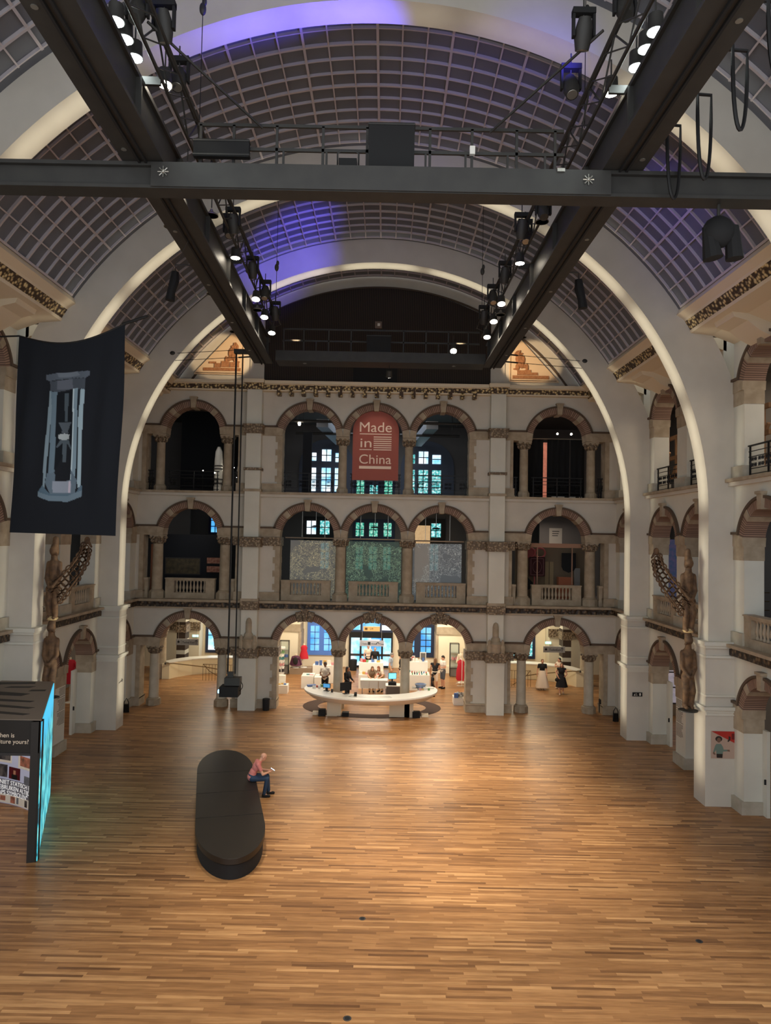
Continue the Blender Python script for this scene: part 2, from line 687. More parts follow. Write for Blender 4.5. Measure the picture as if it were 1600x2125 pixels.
for y in (7.6, 14.65, 22.0, 29.05):
    bm = BM()
    arc(bm, RR, 11.9, 0, 180, y, y + .7, 96, 0, VZ)
    for s in (-1, 1):
        a, b = sorted((s * RR, s * 11.9))
        box(bm, a, b, y, y + .7, 4.9, VZ)
        a, b = sorted((s * (RR - .10), s * 11.9))
        box(bm, a, b, y - .05, y + .75, 0, 4.9)
    r = struct(trim_name(), bm, PLASTER, smooth=.3)
    for s in (-1, 1):
        bm = BM()
        for z, h, p in ((4.88, .12, .20), (4.80, .08, .14), (4.50, .07, .12), (3.32, .06, .11), (2.93, .10, .19), (2.85, .08, .13), (2.75, .10, .09)):
            a, b = sorted((s * (RR - p), s * 11.6))
            box(bm, a, b, y - p, y + .7 + p, z, z + h)
        obj('pier_moulding', bm, PLASTER_W, r, 0)

# side cornices under the vault
def cornice(y0, y1, s):
    f = lambda pts: [(s * x, z) for x, z in pts]
    r = struct(trim_name(), prism(BM(), f([(9.46, 15.28), (9.40, 15.12), (9.62, 14.98), (9.66, 14.92), (11.4, 14.92), (11.4, 15.4)]), y0, y1), CREAM_M, smooth=0)
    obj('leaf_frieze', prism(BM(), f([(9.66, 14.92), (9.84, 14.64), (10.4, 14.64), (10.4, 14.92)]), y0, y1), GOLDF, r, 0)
    obj('lower_lip', prism(BM(), f([(9.80, 14.64), (9.84, 14.56), (10.5, 14.50), (11.3, 14.2), (11.3, 14.64)]), y0, y1), CREAM_M, r, 0)
    bm = BM()
    n = 2
    for i in range(n):
        y = y0 + (y1 - y0) * (i + .5) / n
        prism(bm, f([(10.05, 14.56), (10.12, 14.40), (10.5, 14.30), (10.8, 14.06), (11.3, 13.8), (11.3, 14.56)]), y - .55, y + .55)
    obj('cove_bracket', bm, CREAM_M, r, .4)


for y0, y1 in bays[1:]:
    for s in (-1, 1):
        cornice(y0, y1, s)

# ---------------------------------------------------------------- arches
RI, RO = 1.27, 1.55


def _arch_parts(ri, ro, carved):
    P = []
    bm = arc(BM(), ro, ro + .08, 14, 166, -.11, .06, 40)
    P.append(('hood', bm, MOULD))
    bm = BM()
    for a0, a1 in ((14, 42), (52, 85), (95, 128), (138, 166)):
        arc(bm, ri, ro, a0, a1, -.05, .62, 12)
    P.append(('brick_ring', bm, BRICK))
    bm = BM()
    for a0, a1 in ((0, 14), (42, 52), (128, 138), (166, 180)):
        arc(bm, ri - .01, ro + .01, a0, a1, -.07, .64, 5)
    P.append(('stone_voussoirs', bm, STONE))
    bm = BM()
    if carved:
        for a, w_, r1 in ((90, 4.6, ro + .24), (79.5, 5, ro + .14), (100.5, 5, ro + .14)):
            arc(bm, ri - .04, r1, a - w_, a + w_, -.2, .6, 4)
        for a in (90, 79.5, 100.5):
            ell(bm, (1.42 * ri / RI * math.cos(RAD(a)), -.22, 1.42 * ri / RI * math.sin(RAD(a))), (.09, .07, .12), 10, 6)
        arc(bm, ro + .16, ro + .26, 84, 96, -.26, .1, 4)
    else:
        arc(bm, ri - .05, ro + .19, 85, 95, -.16, .66, 4)
        arc(bm, ro + .12, ro + .2, 84, 96, -.2, .1, 4)
    P.append(('keystone', bm, CAPM if carved else STONE))
    return P


_arch_mesh = {}


def arch(M, carved=False, ri=RI, ro=RO):
    key = (carved, ri, ro)
    if key not in _arch_mesh:
        out = []
        for nme, bm, m in _arch_parts(ri, ro, carved):
            bmesh.ops.recalc_face_normals(bm, faces=bm.faces)
            me = bpy.data.meshes.new(nme)
            bm.to_mesh(me)
            bm.free()
            me.materials.append(m)
            me.polygons.foreach_set('use_smooth', [True] * len(me.polygons))
            me.set_sharp_from_angle(angle=.4)
            out.append((nme, me))
        _arch_mesh[key] = out
    ms = _arch_mesh[key]
    r = bpy.data.objects.new(trim_name(), ms[0][1])
    C.objects.link(r)
    r.matrix_basis = M
    r['kind'] = 'structure'
    for nme, me in ms[1:]:
        o = bpy.data.objects.new(nme, me)
        C.objects.link(o)
        o.parent = r


def arched(bm, u0, u1, zs, z1, holes, y0=0, y1=.6, n=20):
    """wall strip above the springing with round-headed holes"""
    x = u0
    for uc, R in holes:
        if uc - R > x + 1e-3:
            box(bm, x, uc - R, y0, y1, zs, z1)
        for i in range(n):
            a, b = PI - PI * i / n, PI - PI * (i + 1) / n
            xa, za, xb, zb = uc + R * math.cos(a), zs + R * math.sin(a), uc + R * math.cos(b), zs + R * math.sin(b)
            prism(bm, [(xa, za), (xb, zb), (xb, z1), (xa, z1)], y0, y1)
        x = uc + R
    if x < u1 - 1e-3:
        box(bm, x, u1, y0, y1, zs, z1)


LV = ((0, 2.8, 4.95), (4.95, 7.93, 10.0), (10.0, 12.67, 15.1))
YE = 33.2
ME = T(-.1, YE, 0)

# ---------------------------------------------------------------- the end facade
bm = BM()
for zf, zs, zn in LV:
    arched(bm, -11.4, 11.4, zs, zn, [(u, 1.42) for u in (-8.58, -3.13, 0, 3.13, 8.58)])
    for s in (-1, 1):
        for a, b in ((4.40, 6.42), (10.78, 11.4)):
            a, b = sorted((s * a, s * b))
            box(bm, a, b, 0, .6, zf, zs)
struct('wall_end', bm, PLASTER, smooth=0, M=ME)
# gable above the cornice
pts = [(VR + .1) * 1.0 for _ in ()]
a0 = math.degrees(math.asin((15.1 - VZ) / 11.5))
arcp = lambda r, b0, b1, n: [(r * math.cos(RAD(b0 + (b1 - b0) * i / n)), VZ + r * math.sin(RAD(b0 + (b1 - b0) * i / n))) for i in range(n + 1)]
struct('wall_gable', prism(BM(), arcp(11.5, a0, 180 - a0, 60), .15, .6), PLASTER, smooth=0, M=T(0, YE, 0))
hp = math.degrees(math.acos(5.33 / 10.82))
SLATS = stripes('dark_slats', 'X', .085, L(58, 46, 38), L(20, 16, 13), .55)
panel = struct('wall_gable_panel', prism(BM(), [(-5.33, 15.1), (5.33, 15.1)] + arcp(10.82, hp, 180 - hp, 40), .03, .14), SLATS, smooth=0, M=ME)
obj('blank_panel', box(BM(), -1.15, .95, .0, .03, 15.2, 16.2), BLACKM, panel, 0)
bm = BM()
arc(bm, 10.84, 10.92, 34, 146, .08, .15, 60, 0, VZ)
struct(trim_name(), bm, MOULD, M=T(0, YE, 0))

# pilasters of the end facade, running from the floor to the cornice
for s in (-1, 1):
    a, b = sorted((s * 5.30, s * 6.03))
    m_ = (a + b) / 2
    bm = BM()
    box(bm, a - .03, b + .03, -.58, 0, 0, 2.38)
    box(bm, a, b, -.40, 0, 2.8, 4.6)
    box(bm, a, b, -.48, 0, 4.95, 7.44)
    box(bm, a + .02, b - .02, -.46, 0, 7.9, 11.0)
    box(bm, a + .02, b - .02, -.42, 0, 11.0, 15.1)
    r = struct(trim_name(), bm, PLASTER_W, smooth=0, M=ME)
    bm = BM()
    for z0, z1, p in ((2.38, 2.8, .1), (7.44, 7.86, .1), (12.70, 13.08, .06)):
        box(bm, a - p, b + p, -.58 - p, 0, z0, z1)
        box(bm, a - p - .05, b + p + .05, -.62 - p, 0, z1 - .06, z1 + .03)
    box(bm, a - .05, b + .05, -.52, 0, 10.98, 11.1)
    obj('carved_capital', bm, CAPM, r, 0)
    bm = BM()
    lathe(bm, [(.30, 0), (.30, .25), (.36, .4), (.22, .5), (.2, .62), (.17, .66), (.14, .7), (.14, 1.15), (.10, 1.3), (.03, 1.36)], 14, m_, -.42, 2.83)
    for q in (-1, 1):
        lathe(bm, [(.10, 0), (.12, .25), (.07, .4), (.09, .5), (.02, .6)], 8, m_ + q * .3, -.6, 2.83)
    obj('carved_pinnacle', bm, STONE, r)
    bm = BM()
    for zf in (4.95, 10.0):
        box(bm, a - .05, b + .05, -.5, 0, zf, zf + .12)
    obj('pilaster_foot', bm, STONE, r, 0)
    # quoined jambs beside the centre arches
    bm = BM()
    for zf, zs, zn in LV:
        x0, x1 = sorted((s * 4.38, s * 4.60))
        box(bm, x0, x1, -.03, .62, zf, zs)
        k = zf + .5
        while k < zs - .3:
            x0, x1 = sorted((s * 4.37, s * 4.70))
            box(bm, x0, x1, -.04, .63, k, k + .28)
            k += .62
        x0, x1 = sorted((s * 6.30, s * 6.44))
        box(bm, x0, x1, -.03, .62, zf, zs)
        x0, x1 = sorted((s * 10.74, s * 10.94))
        box(bm, x0, x1, -.03, .62, zf, zs)
    struct(trim_name(), bm, STONE, smooth=0, M=ME)

# stone bands, mouldings and plinths of the end facade
bm, bd, bp = BM(), BM(), BM()
for zf, zs, zn in LV:
    for s in (-1, 1):
        for a, b in ((4.60, 7.06), (10.08, 11.4)):
            a, b = sorted((s * a, s * b))
            box(bm, a, b, -.04, .62, zs - .02, zs + .38)
            box(bd, a, b, -.11, .05, zs + .38, zs + .46)
        for a, b in ((4.36, 5.3), (6.03, 6.5), (10.7, 11.4)):
            a, b = sorted((s * a, s * b))
            box(bp, a, b, -.1, .68, zf, zf + .38)
            box(bp, a, b, -.13, .71, zf + .34, zf + .40)
struct(trim_name(), bm, STONE, smooth=0, M=ME)
struct(trim_name(), bd, MOULD, smooth=0, M=ME)
struct(trim_name(), bp, STONE, smooth=0, M=ME)
for zf, zs, zn in LV:
    for u in (-8.58, -3.13, 0, 3.13, 8.58):
        arch(ME @ T(u, 0, zs), carved=(zf == 0 and abs(u) < 4))
# carved capitals on the jambs
bm = BM()
for s in (-1, 1):
    for z in (2.40, 7.5):
        a, b = sorted((s * 4.32, s * 5.3))
        box(bm, a, b, -.12, .7, z, z + .4)
        a, b = sorted((s * 6.0, s * 6.56))
        box(bm, a, b, -.12, .7, z, z + .4)
struct(trim_name(), bm, CAPM, smooth=0, M=ME)
# first floor ledge with dark leaf frieze
r = struct(trim_name(), box(BM(), -11.3, 11.3, -.36, 0, 4.87, 4.96), STONE, smooth=0, M=ME)
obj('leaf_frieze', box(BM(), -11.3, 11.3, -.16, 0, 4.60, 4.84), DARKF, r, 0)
bm = BM()
box(bm, -11.3, 11.3, -.26, 0, 4.84, 4.87)
box(bm, -11.3, 11.3, -.2, 0, 4.54, 4.60)
obj('ledge_fillet', bm, STONE, r, 0)
for s in (-1, 1):
    a, b = sorted((s * 5.24, s * 6.09))
    obj('carved_corbel', box(BM(), a, b, -.52, 0, 4.55, 4.95), CAPM, r, 0)
r = struct(trim_name(), box(BM(), -11.3, 11.3, -.30, .6, 9.90, 10.0), STONE, smooth=0, M=ME)
obj('ledge_fillet', box(BM(), -11.3, 11.3, -.2, 0, 9.78, 9.90), PLASTER, r, 0)
# top cornice with gilded frieze and brackets
r = struct(trim_name(), box(BM(), -11.2, 11.2, -.5, .2, 15.02, 15.17), CREAM_M, smooth=0, M=ME)
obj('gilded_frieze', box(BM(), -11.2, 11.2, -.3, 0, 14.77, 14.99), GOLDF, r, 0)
bm = BM()
box(bm, -11.2, 11.2, -.4, 0, 14.99, 15.02)
box(bm, -11.2, 11.2, -.32, 0, 14.71, 14.77)
obj('cornice_fillet', bm, CREAM_M, r, 0)
for i in range(17):
    u = -4.56 + 9.12 * i / 16
    obj('gilded_bracket', box(BM(), u - .09, u + .09, -.38, 0, 14.52, 15.0), GOLDF, r, 0)
for s in (-1, 1):
    a, b = sorted((s * 5.26, s * 6.07))
    obj('gilded_block', box(BM(), a, b, -.56, 0, 14.75, 15.02), GOLDF, r, 0)
    obj('cornice_break', box(BM(), a - .06, b + .06, -.7, 0, 15.02, 15.19), CREAM_M, r, 0)
    a, b = sorted((s * 5.33, s * 6.0))
    obj('upper_strip', box(BM(), a, b, .05, .15, 15.17, 17.9), PLASTER, r, 0)

# ---------------------------------------------------------------- side walls
STONE_L = mat('pale_plinth_stone', L(192, 184, 168), .85, col2=L(176, 168, 150), scale=3)
XW = 11.2


def side(s, y0, y1, holes, ri, ro):
    hw = (y1 - y0) / 2
    ym = (y0 + y1) / 2
    M = T(s * XW, ym, 0) @ RZ(-90 * s)     # local x runs toward the camera on the right wall, away on the left
    bm, bs, bd, bp = BM(), BM(), BM(), BM()
    for zf, zs, zn in LV:
        arched(bm, -hw, hw, zs, zn, [(u, ri + .14) for u in holes])
        x = -hw
        segs = []
        for u in holes:
            segs.append((x, u - ri))
            x = u + ri
        segs.append((x, hw))
        for a, b in segs:
            box(bm, a, b, 0, .6, zf, zs)
            box(bp, a - (.06 if a > -hw + .01 else 0), b + (.06 if b < hw - .01 else 0), -.09, .66, zf, zf + .38)
            box(bs, a - .012, b + .012, -.02, .61, zs - .42, zs + .002)
        x = -hw
        for u in list(holes) + [hw + ro]:
            e = u - ro
            if e > x + .02:
                box(bs, x, e, -.04, .62, zs, zs + .36)
                box(bd, x, e, -.11, .05, zs + .36, zs + .44)
            x = u + ro
    side_n = 'right' if s > 0 else 'left'
    struct('wall_' + side_n, bm, PLASTER_W, smooth=0, M=M)
    struct(trim_name(), bs, STONE, smooth=0, M=M)
    struct(trim_name(), bd, MOULD, smooth=0, M=M)
    struct(trim_name(), bp, STONE_L, smooth=0, M=M)
    for zf, zs, zn in LV:
        for u in holes:
            arch(M @ T(u, 0, zs), False, ri, ro)
    r = struct(trim_name(), box(BM(), -hw, hw, -.32, 0, 4.87, 4.96), STONE, smooth=0, M=M)
    obj('leaf_frieze', box(BM(), -hw, hw, -.16, 0, 4.60, 4.84), DARKF, r, 0)
    obj('ledge_fillet', box(BM(), -hw, hw, -.24, 0, 4.84, 4.87), STONE, r, 0)
    r = struct(trim_name(), box(BM(), -hw, hw, -.28, .6, 9.90, 10.0), STONE, smooth=0, M=M)
    obj('ledge_fillet', box(BM(), -hw, hw, -.18, 0, 9.78, 9.90), PLASTER, r, 0)
    return M


SIDE = {}
for s in (-1, 1):
    for k, (y0, y1) in enumerate(bays[1:3]):
        SIDE[(s, k)] = side(s, y0, y1, (-1.55, 1.55), 1.13, 1.40)
    SIDE[(s, 2)] = side(s, 29.75, 33.2, (-.1,), 1.1, 1.36)

# ---------------------------------------------------------------- rooms behind the arcades
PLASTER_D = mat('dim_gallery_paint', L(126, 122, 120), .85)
NAVY = mat('navy_partition', L(20, 24, 32), .8)
SHOPW = mat('shop_cream_wall', L(238, 228, 204), .8)
for zf, nme in ((4.95, 'floor_first_gallery'), (10.0, 'floor_second_gallery')):
    bm = BM()
    box(bm, -16, 16, 33.8, 44.3, zf - .4, zf)
    for s in (-1, 1):
        a, b = sorted((s * 11.8, s * 16))
        box(bm, a, b, 8, 33.8, zf - .4, zf)
    struct(nme, bm, PLASTER_D, smooth=0)
bm = BM()
box(bm, -16, 16, 33.8, 44.3, 14.9, 15.2)
for s in (-1, 1):
    a, b = sorted((s * 11.8, s * 16))
    box(bm, a, b, 8, 33.8, 14.9, 15.2)
struct('ceiling_gallery', bm, GREYP, smooth=0)
struct('wall_back', box(BM(), -16, 16, 44, 44.3, 0, 4.55), SHOPW, smooth=0)
struct('wall_back_upper', box(BM(), -16, 16, 44, 44.3, 4.95, 14.9), PLASTER_D, smooth=0)
for s, nme in ((-1, 'left'), (1, 'right')):
    a, b = sorted((s * 15.7, s * 16))
    struct('wall_aisle_' + nme, box(BM(), a, b, 8, 44, 0, 14.9), PLASTER_D, smooth=0)
    a, b = sorted((s * 11.9, s * 15.7))
    a, b = sorted((s * 5.75 - .1, s * 5.95 - .1))
    struct('wall_shop_' + nme, box(BM(), a, b, 33.85, 44, 0, 4.55), SHOPW, smooth=0)
    struct('wall_gallery_' + nme, box(BM(), a, b, 33.85, 44, 10.0, 14.9), PLASTER_D, smooth=0)
# wall piers at the back of the shop with their carved band
for x0, x1 in ((-5.75, -4.55), (3.62, 5.55)):
    r = struct(trim_name(), box(BM(), x0, x1, 42.6, 44, 0, 4.55), SHOPW, smooth=0)
    obj('carved_band', box(BM(), x0 - .04, x1 + .04, 42.52, 44, 2.28, 2.72), STONE, r, 0)
    obj('pier_foot', box(BM(), x0 - .05, x1 + .05, 42.5, 44, 0, .42), SHOPW, r, 0)
    e = x1 if x0 < 0 else x0
    obj('pier_quoins', box(BM(), e - .08, e + .08, 42.56, 44, .42, 2.28), STONE, r, 0)

# ---------------------------------------------------------------- windows
_wn = [0]


def window(x0, x1, z0, z1, y, lights, fm, fw=.12, bar=.025, arched_top=None):
    """lights: (x0, x1, z0, z1, cols, rows, pane material)"""
    _wn[0] += 1
    nme = 'window_%d' % _wn[0]
    if arched_top:
        cx, R = (x0 + x1) / 2, (x1 - x0) / 2
        zz = z1 - R
        bm = prism(BM(), [(x0, z0), (x1, z0)] + [(cx + R * math.cos(PI * i / 24), zz + R * math.sin(PI * i / 24)) for i in range(25)], y - .1, y)
    else:
        bm = box(BM(), x0, x1, y - .1, y, z0, z1)
    r = struct(nme, bm, fm, smooth=0)
    for a, b, c_, d_, nc, nr, pm in lights:
        f = obj('pane', box(BM(), a, b, y - .13, y - .1, c_, d_), pm, r, 0)
        bb = BM()
        for i in range(1, nc):
            x = a + (b - a) * i / nc
            box(bb, x - bar, x + bar, y - .16, y - .13, c_, d_)
        for i in range(1, nr):
            z = c_ + (d_ - c_) * i / nr
            box(bb, a, b, y - .16, y - .13, z - bar, z + bar)
        if nc > 1 or nr > 1:
            obj('muntin', bb, fm, r, 0)
    return r


# ground floor: two blue windows beside the entrance
window(-4.25, -2.25, .70, 3.10, 44, [(-4.05, -3.52, .98, 2.48, 2, 4, PANE_BLUE), (-3.22, -2.6, .98, 2.48, 2, 4, PANE_BLUE)], WINFRAME)
window(1.62, 3.55, .68, 3.22, 44, [(1.8, 2.32, .98, 2.1, 2, 3, PANE_BLUE), (2.72, 3.34, .98, 2.5, 2, 4, PANE_BLUE)], WINFRAME_D)
# entrance: glazed doors in a dark frame with a fanlight
r = struct('door_1', box(BM(), -1.68, 1.0, 43.8, 44, 0, 2.16), BLACKM, smooth=0)
for a, b in ((-1.55, -1.02), (-.92, -.32), (-.30, .30), (.40, .90)):
    obj('door_glass', box(BM(), a, b, 43.76, 43.8, .15, 1.82), PANE_SKY if abs(a) > .8 or a > .35 else PANE_BLUE, r, 0)
    obj('door_rail', box(BM(), a, b, 43.74, 43.78, .72, .86), GREYD, r, 0)
bm = BM()
for x in (-.95, .36):
    box(bm, x - .05, x + .05, 43.7, 43.8, 0, 2.1)
obj('door_post', bm, BLACKM, r, 0)
obj('transom_light', box(BM(), -.42, .2, 43.7, 43.76, 1.62, 1.74), PANE_SKY, r, 0)
_wn[0] += 1
r = struct('window_%d' % _wn[0], prism(BM(), [(-1.68, 2.16), (1.0, 2.16)] + [(-.34 + 1.34 * math.cos(PI * i / 20), 2.16 + 1.2 * math.sin(PI * i / 20)) for i in range(1, 20)], 43.85, 44), WINFRAME_D, smooth=0)
for a, b, c_, d_, pm in ((-1.5, -1.0, 2.3, 2.62, PANE_SKY), (-.86, .2, 2.24, 3.1, PANE_BLUE), (.32, .86, 2.3, 2.6, PANE_SKY), (-.9, .2, 3.1, 3.25, PANE_SKY)):
    obj('pane', box(BM(), a, b, 43.8, 43.85, c_, d_), pm, r, 0)
# stair halls either side
for s, x0, x1 in ((-1, -10.5, -7.2), (1, 6.6, 9.75)):
    window(x0, x1, .72, 3.0, 44, [(x0 + .18, x0 + 1.4, .9, 2.7, 2, 2, PANE_SKY if s < 0 else PANE_TREE), (x0 + 1.6, x1 - .18, .9, 2.7, 2, 2, PANE_SKY if s < 0 else PANE_TREE)], WINFRAME_D)
# first gallery
window(-4.6, -2.0, 5.7, 9.2, 44, [(-4.44, -3.87, 8.11, 8.93, 2, 2, PANE_SKY), (-3.62, -3.04, 8.11, 8.95, 2, 2, PANE_TREE), (-2.6, -2.1, 8.11, 8.95, 2, 2, PANE_TREE), (-3.55, -3.04, 6.0, 7.6, 2, 3, PANE_TREE), (-2.6, -2.1, 6.0, 7.6, 2, 3, PANE_TREE)], GREYD)
window(-1.6, 1.0, 5.7, 9.1, 44, [(-1.41, -.92, 8.04, 8.87, 2, 2, PANE_GREEN), (-.58, -.06, 8.04, 8.87, 2, 2, PANE_GREEN), (.31, .79, 8.05, 8.88, 2, 2, PANE_GREEN), (-1.38, -.95, 6.0, 7.4, 2, 3, PANE_GREEN), (-.58, -.1, 6.0, 7.4, 2, 3, PANE_GREEN), (.31, .76, 6.0, 7.4, 2, 3, PANE_GREEN)], WINFRAME_D)
window(2.2, 4.1, 5.7, 9.2, 44, [(3.25, 3.83, 8.06, 8.91, 2, 2, PANE_TREE), (3.2, 3.7, 6.0, 7.6, 2, 3, PANE_TREE)], GREYD)
window(-10.5, -9.7, 8.0, 9.4, 44, [(-10.34, -9.84, 8.11, 9.2, 2, 3, PANE_BLUE)], WINFRAME_D)
window(8.5, 9.4, 8.0, 9.4, 44, [(8.62, 9.22, 8.11, 9.2, 2, 3, PANE_TREE)], WINFRAME_D)
# second gallery: round-headed windows
SLATE = mat('slate_window_frame', L(96, 104, 122), .6)
window(-5.0, -1.6, 10.05, 14.0, 44, [(-4.25, -3.95, 12.66, 13.15, 1, 2, PANE_SKY), (-3.60, -3.03, 12.64, 13.36, 2, 2, PANE_SKY), (-2.76, -2.5, 12.6, 13.15, 1, 2, PANE_SKY), (-4.25, -3.95, 10.77, 12.22, 1, 4, PANE_SKY), (-3.6, -3.04, 10.77, 12.22, 2, 4, PANE_SKY), (-2.78, -2.4, 10.77, 12.22, 1, 4, PANE_SKY)], SLATE, arched_top=True)
window(1.3, 4.6, 10.05, 14.0, 44, [(1.9, 2.16, 12.6, 13.15, 1, 2, PANE_TREE), (2.40, 2.98, 12.6, 13.35, 2, 2, PANE_SKY), (3.24, 3.76, 12.6, 13.15, 1, 2, PANE_SKY), (1.9, 2.16, 10.77, 12.2, 1, 4, PANE_TREE), (2.40, 2.98, 10.77, 12.2, 2, 4, PANE_TREE), (3.24, 3.78, 10.77, 12.2, 1, 4, PANE_TREE)], SLATE, arched_top=True)
window(-1.6, .95, 10.1, 13.6, 44, [(-1.42, -.95, 10.4, 11.48, 2, 3, PANE_GREEN), (-.6, -.1, 10.4, 11.2, 2, 2, PANE_TREE), (.3, .79, 10.4, 11.48, 2, 3, PANE_GREEN)], WINFRAME_D)
window(-8.0, -6.6, 10.5, 13.2, 44, [(-7.8, -6.8, 12.4, 12.9, 2, 1, PANE_BLUE)], WINFRAME_D)
# ---------------------------------------------------------------- columns of the end facade
def column(h, base, cap, r, label, M, group):
    t = thing('stone_column', label, 'column', M=M, group=group)
    b = base
    bm = BM()
    q = r * (1.4 if h > 2.75 else 1.28)
    slab(bm, [(q * math.cos(PI / 8 + PI / 4 * i) * 1.08, q * math.sin(PI / 8 + PI / 4 * i) * 1.08) for i in range(8)], 0, b * .72)
    lathe(bm, [(q * .98, b * .72), (q, b * .8), (q * .86, b * .86), (r * 1.12, b * .92), (r * 1.18, b * .97), (r * 1.02, b)], 20)
    obj('base', bm, STONE, t)
    obj('shaft', lathe(BM(), [(r * 1.02, b), (r, b + .2), (r * .93, h - cap)], 20), SHAFT if h < 2.9 and h > 2.75 else STONE, t)
    bm = lathe(BM(), [(r * .95, h - cap), (r * 1.08, h - cap + .03), (r * .98, h - cap + .07), (r * 1.15, h - cap * .6), (r * 1.42, h - cap * .25)], 16)
    k = 8
    for i in range(k):
        a = 2 * PI * i / k
        ell(bm, (r * 1.22 * math.cos(a), r * 1.22 * math.sin(a), h - cap * .62), (.07, .07, .12), 8, 5)
        ell(bm, (r * 1.42 * math.cos(a + PI / k), r * 1.42 * math.sin(a + PI / k), h - cap * .33), (.075, .075, .07), 8, 5)
    obj('capital', bm, CAPM, t)
    bm = BM()
    cbox(bm, (0, 0, h - .065), (.62, .62, .09))
    cbox(bm, (0, 0, h - .135), (.56, .56, .05))
    obj('abacus', bm, STONE, t, 0)
    return t


def pos(u, z):
    return ME @ T(u, .3, z)


where = {-10.16: 'far left', -7.0: 'left of the left pilaster', -1.565: 'left of the centre arch', 1.565: 'right of the centre arch', 7.0: 'right of the right pilaster', 10.16: 'far right'}
US = (-10.16, -7.0, -1.565, 1.565, 7.0, 10.16)
c0 = column(2.82, .36, .44, .225, 'x', pos(US[0], 0), 'columns on the ground floor of the end facade')
floor_txt = ('ground floor stone column with carved capital, ', 'first gallery stone column behind the balustrades, ', 'second gallery slender stone column among iron railings, ')
protos = [c0,
          column(2.99, .42, .44, .25, 'x', pos(US[0], 4.95), 'columns of the first gallery in the end facade'),
          column(2.68, .30, .42, .205, 'x', pos(US[0], 10.0), 'columns of the second gallery in the end facade')]
gl = ('the reception desk stands before it, left of centre', 'the reception desk curves past it, right of centre')
tail = {-10.16: 'outermost on the left', -7.0: 'beside the left pilaster', -1.565: 'between the left and centre arches', 1.565: 'between the centre and right arches', 7.0: 'beside the right pilaster', 10.16: 'outermost on the right'}
for p, zf, tx in zip(protos, (0, 4.95, 10.0), floor_txt):
    for u in US:
        if u == US[0]:
            p['label'] = tx + tail[u]
        else:
            dup(p, pos(u, zf), tx + tail[u])

# ---------------------------------------------------------------- stone balustrades of the first gallery
BAL = [(.055, 0), (.055, .05), (.035, .07), (.03, .1), (.062, .2), (.06, .27), (.032, .42), (.028, .48), (.05, .5), (.05, .55)]


def balustrade(wd, n, label, M, group):
    t = thing('stone_balustrade', label, 'balustrade', M=M, group=group)
    h = wd / 2
    bm = BM()
    box(bm, -h, h, -.14, .14, 0, .27)
    obj('plinth', bm, STONE, t, 0)
    bm = BM()
    box(bm, -h, h, -.15, .15, .83, .9)
    box(bm, -h - .02, h + .02, -.18, .18, .9, .95)
    obj('handrail', bm, STONE, t, 0)
    pw = .42 if n > 6 else .3
    for s in (-1, 1):
        bm = BM()
        a, b = sorted((s * h, s * (h - pw)))
        box(bm, a, b, -.145, .145, .27, .83)
        box(bm, a + .07, b - .07, -.165, .165, .36, .74)
        obj('end_pier', bm, STONE, t, 0)
    x0 = -h + pw
    st = (wd - 2 * pw) / n
    for i in range(n):
        o = obj('baluster', lathe(BM(), BAL, 10), STONE, t, .8) if i == 0 else None
        if o is None:
            o = bpy.data.objects.new('baluster', bal.data)
            C.objects.link(o)
            o.parent = t
        else:
            bal = o
        o.matrix_basis = T(x0 + st * (i + .5), 0, .27)
    return t


g = 'stone balustrades of the first gallery'
b0 = balustrade(2.3, 9, 'stone balustrade below the grey projected screen, left of the centre arch', pos(-3.165, 4.96), g)
dup(b0, pos(0, 4.96), 'stone balustrade below the green glowing screen in the centre arch')
dup(b0, pos(3.165, 4.96), 'stone balustrade below the pale screen, right of the centre arch')
dup(b0, pos(-8.58, 4.96), 'stone balustrade before the black partition with a dim painting')
dup(b0, pos(8.58, 4.96), 'stone balustrade before the exhibit with pink loops')
# short stone stubs filling the narrow side gaps
s0 = thing('stone_balustrade', 'short stone balustrade stub left of the outermost left column', 'balustrade', M=pos(-10.64, 4.96))
obj('plinth', box(BM(), -.095, .095, -.14, .14, 0, .27), STONE, s0, 0)
obj('end_pier', prism(BM(), [(-.07, .27), (.07, .27), (.09, .86), (-.09, .86)], -.12, .12), STONE, s0, 0)
obj('handrail', box(BM(), -.1, .1, -.16, .16, .86, .95), STONE, s0, 0)
for u, tx in ((10.64, 'short stone balustrade stub right of the outermost right column'), (-6.58, 'short stone balustrade stub in the gap beside the left pilaster'), (6.58, 'short stone balustrade stub in the gap beside the right pilaster')):
    dup(s0, pos(u, 4.96), tx)
sb = None
for s in (-1, 1):
    for k in (0, 1):
        for u in (-1.55, 1.55):
            far = (u * s < 0)
            tx = 'stone balustrade of the %s side gallery, %s bay, %s arch' % ('left' if s < 0 else 'right', 'near' if k == 0 else 'far', 'farther' if far else 'nearer')
            M = SIDE[(s, k)] @ T(u, .12, 4.96)
            if sb is None:
                sb = balustrade(2.2, 7, tx, M, g)
            else:
                dup(sb, M, tx)


# ---------------------------------------------------------------- wrought iron railings of the second gallery
def scroll_bm(w_, z0, z1, n):
    bm = BM()
    st = w_ / n
    for i in range(n):
        cx = -w_ / 2 + st * (i + .5)
        r = min(st, (z1 - z0) / 2) * .44
        for cz in ((z0 * 3 + z1) / 4, (z0 + z1 * 3) / 4):
            for q in (-1, 1):
                tube(bm, [(cx + q * r * .5 + r * .46 * (1 - .055 * j) * math.cos(j * .6 * q), 0, cz + r * (1 - .055 * j) * math.sin(j * .6)) for j in range(15)], .010, 4)
    return bm


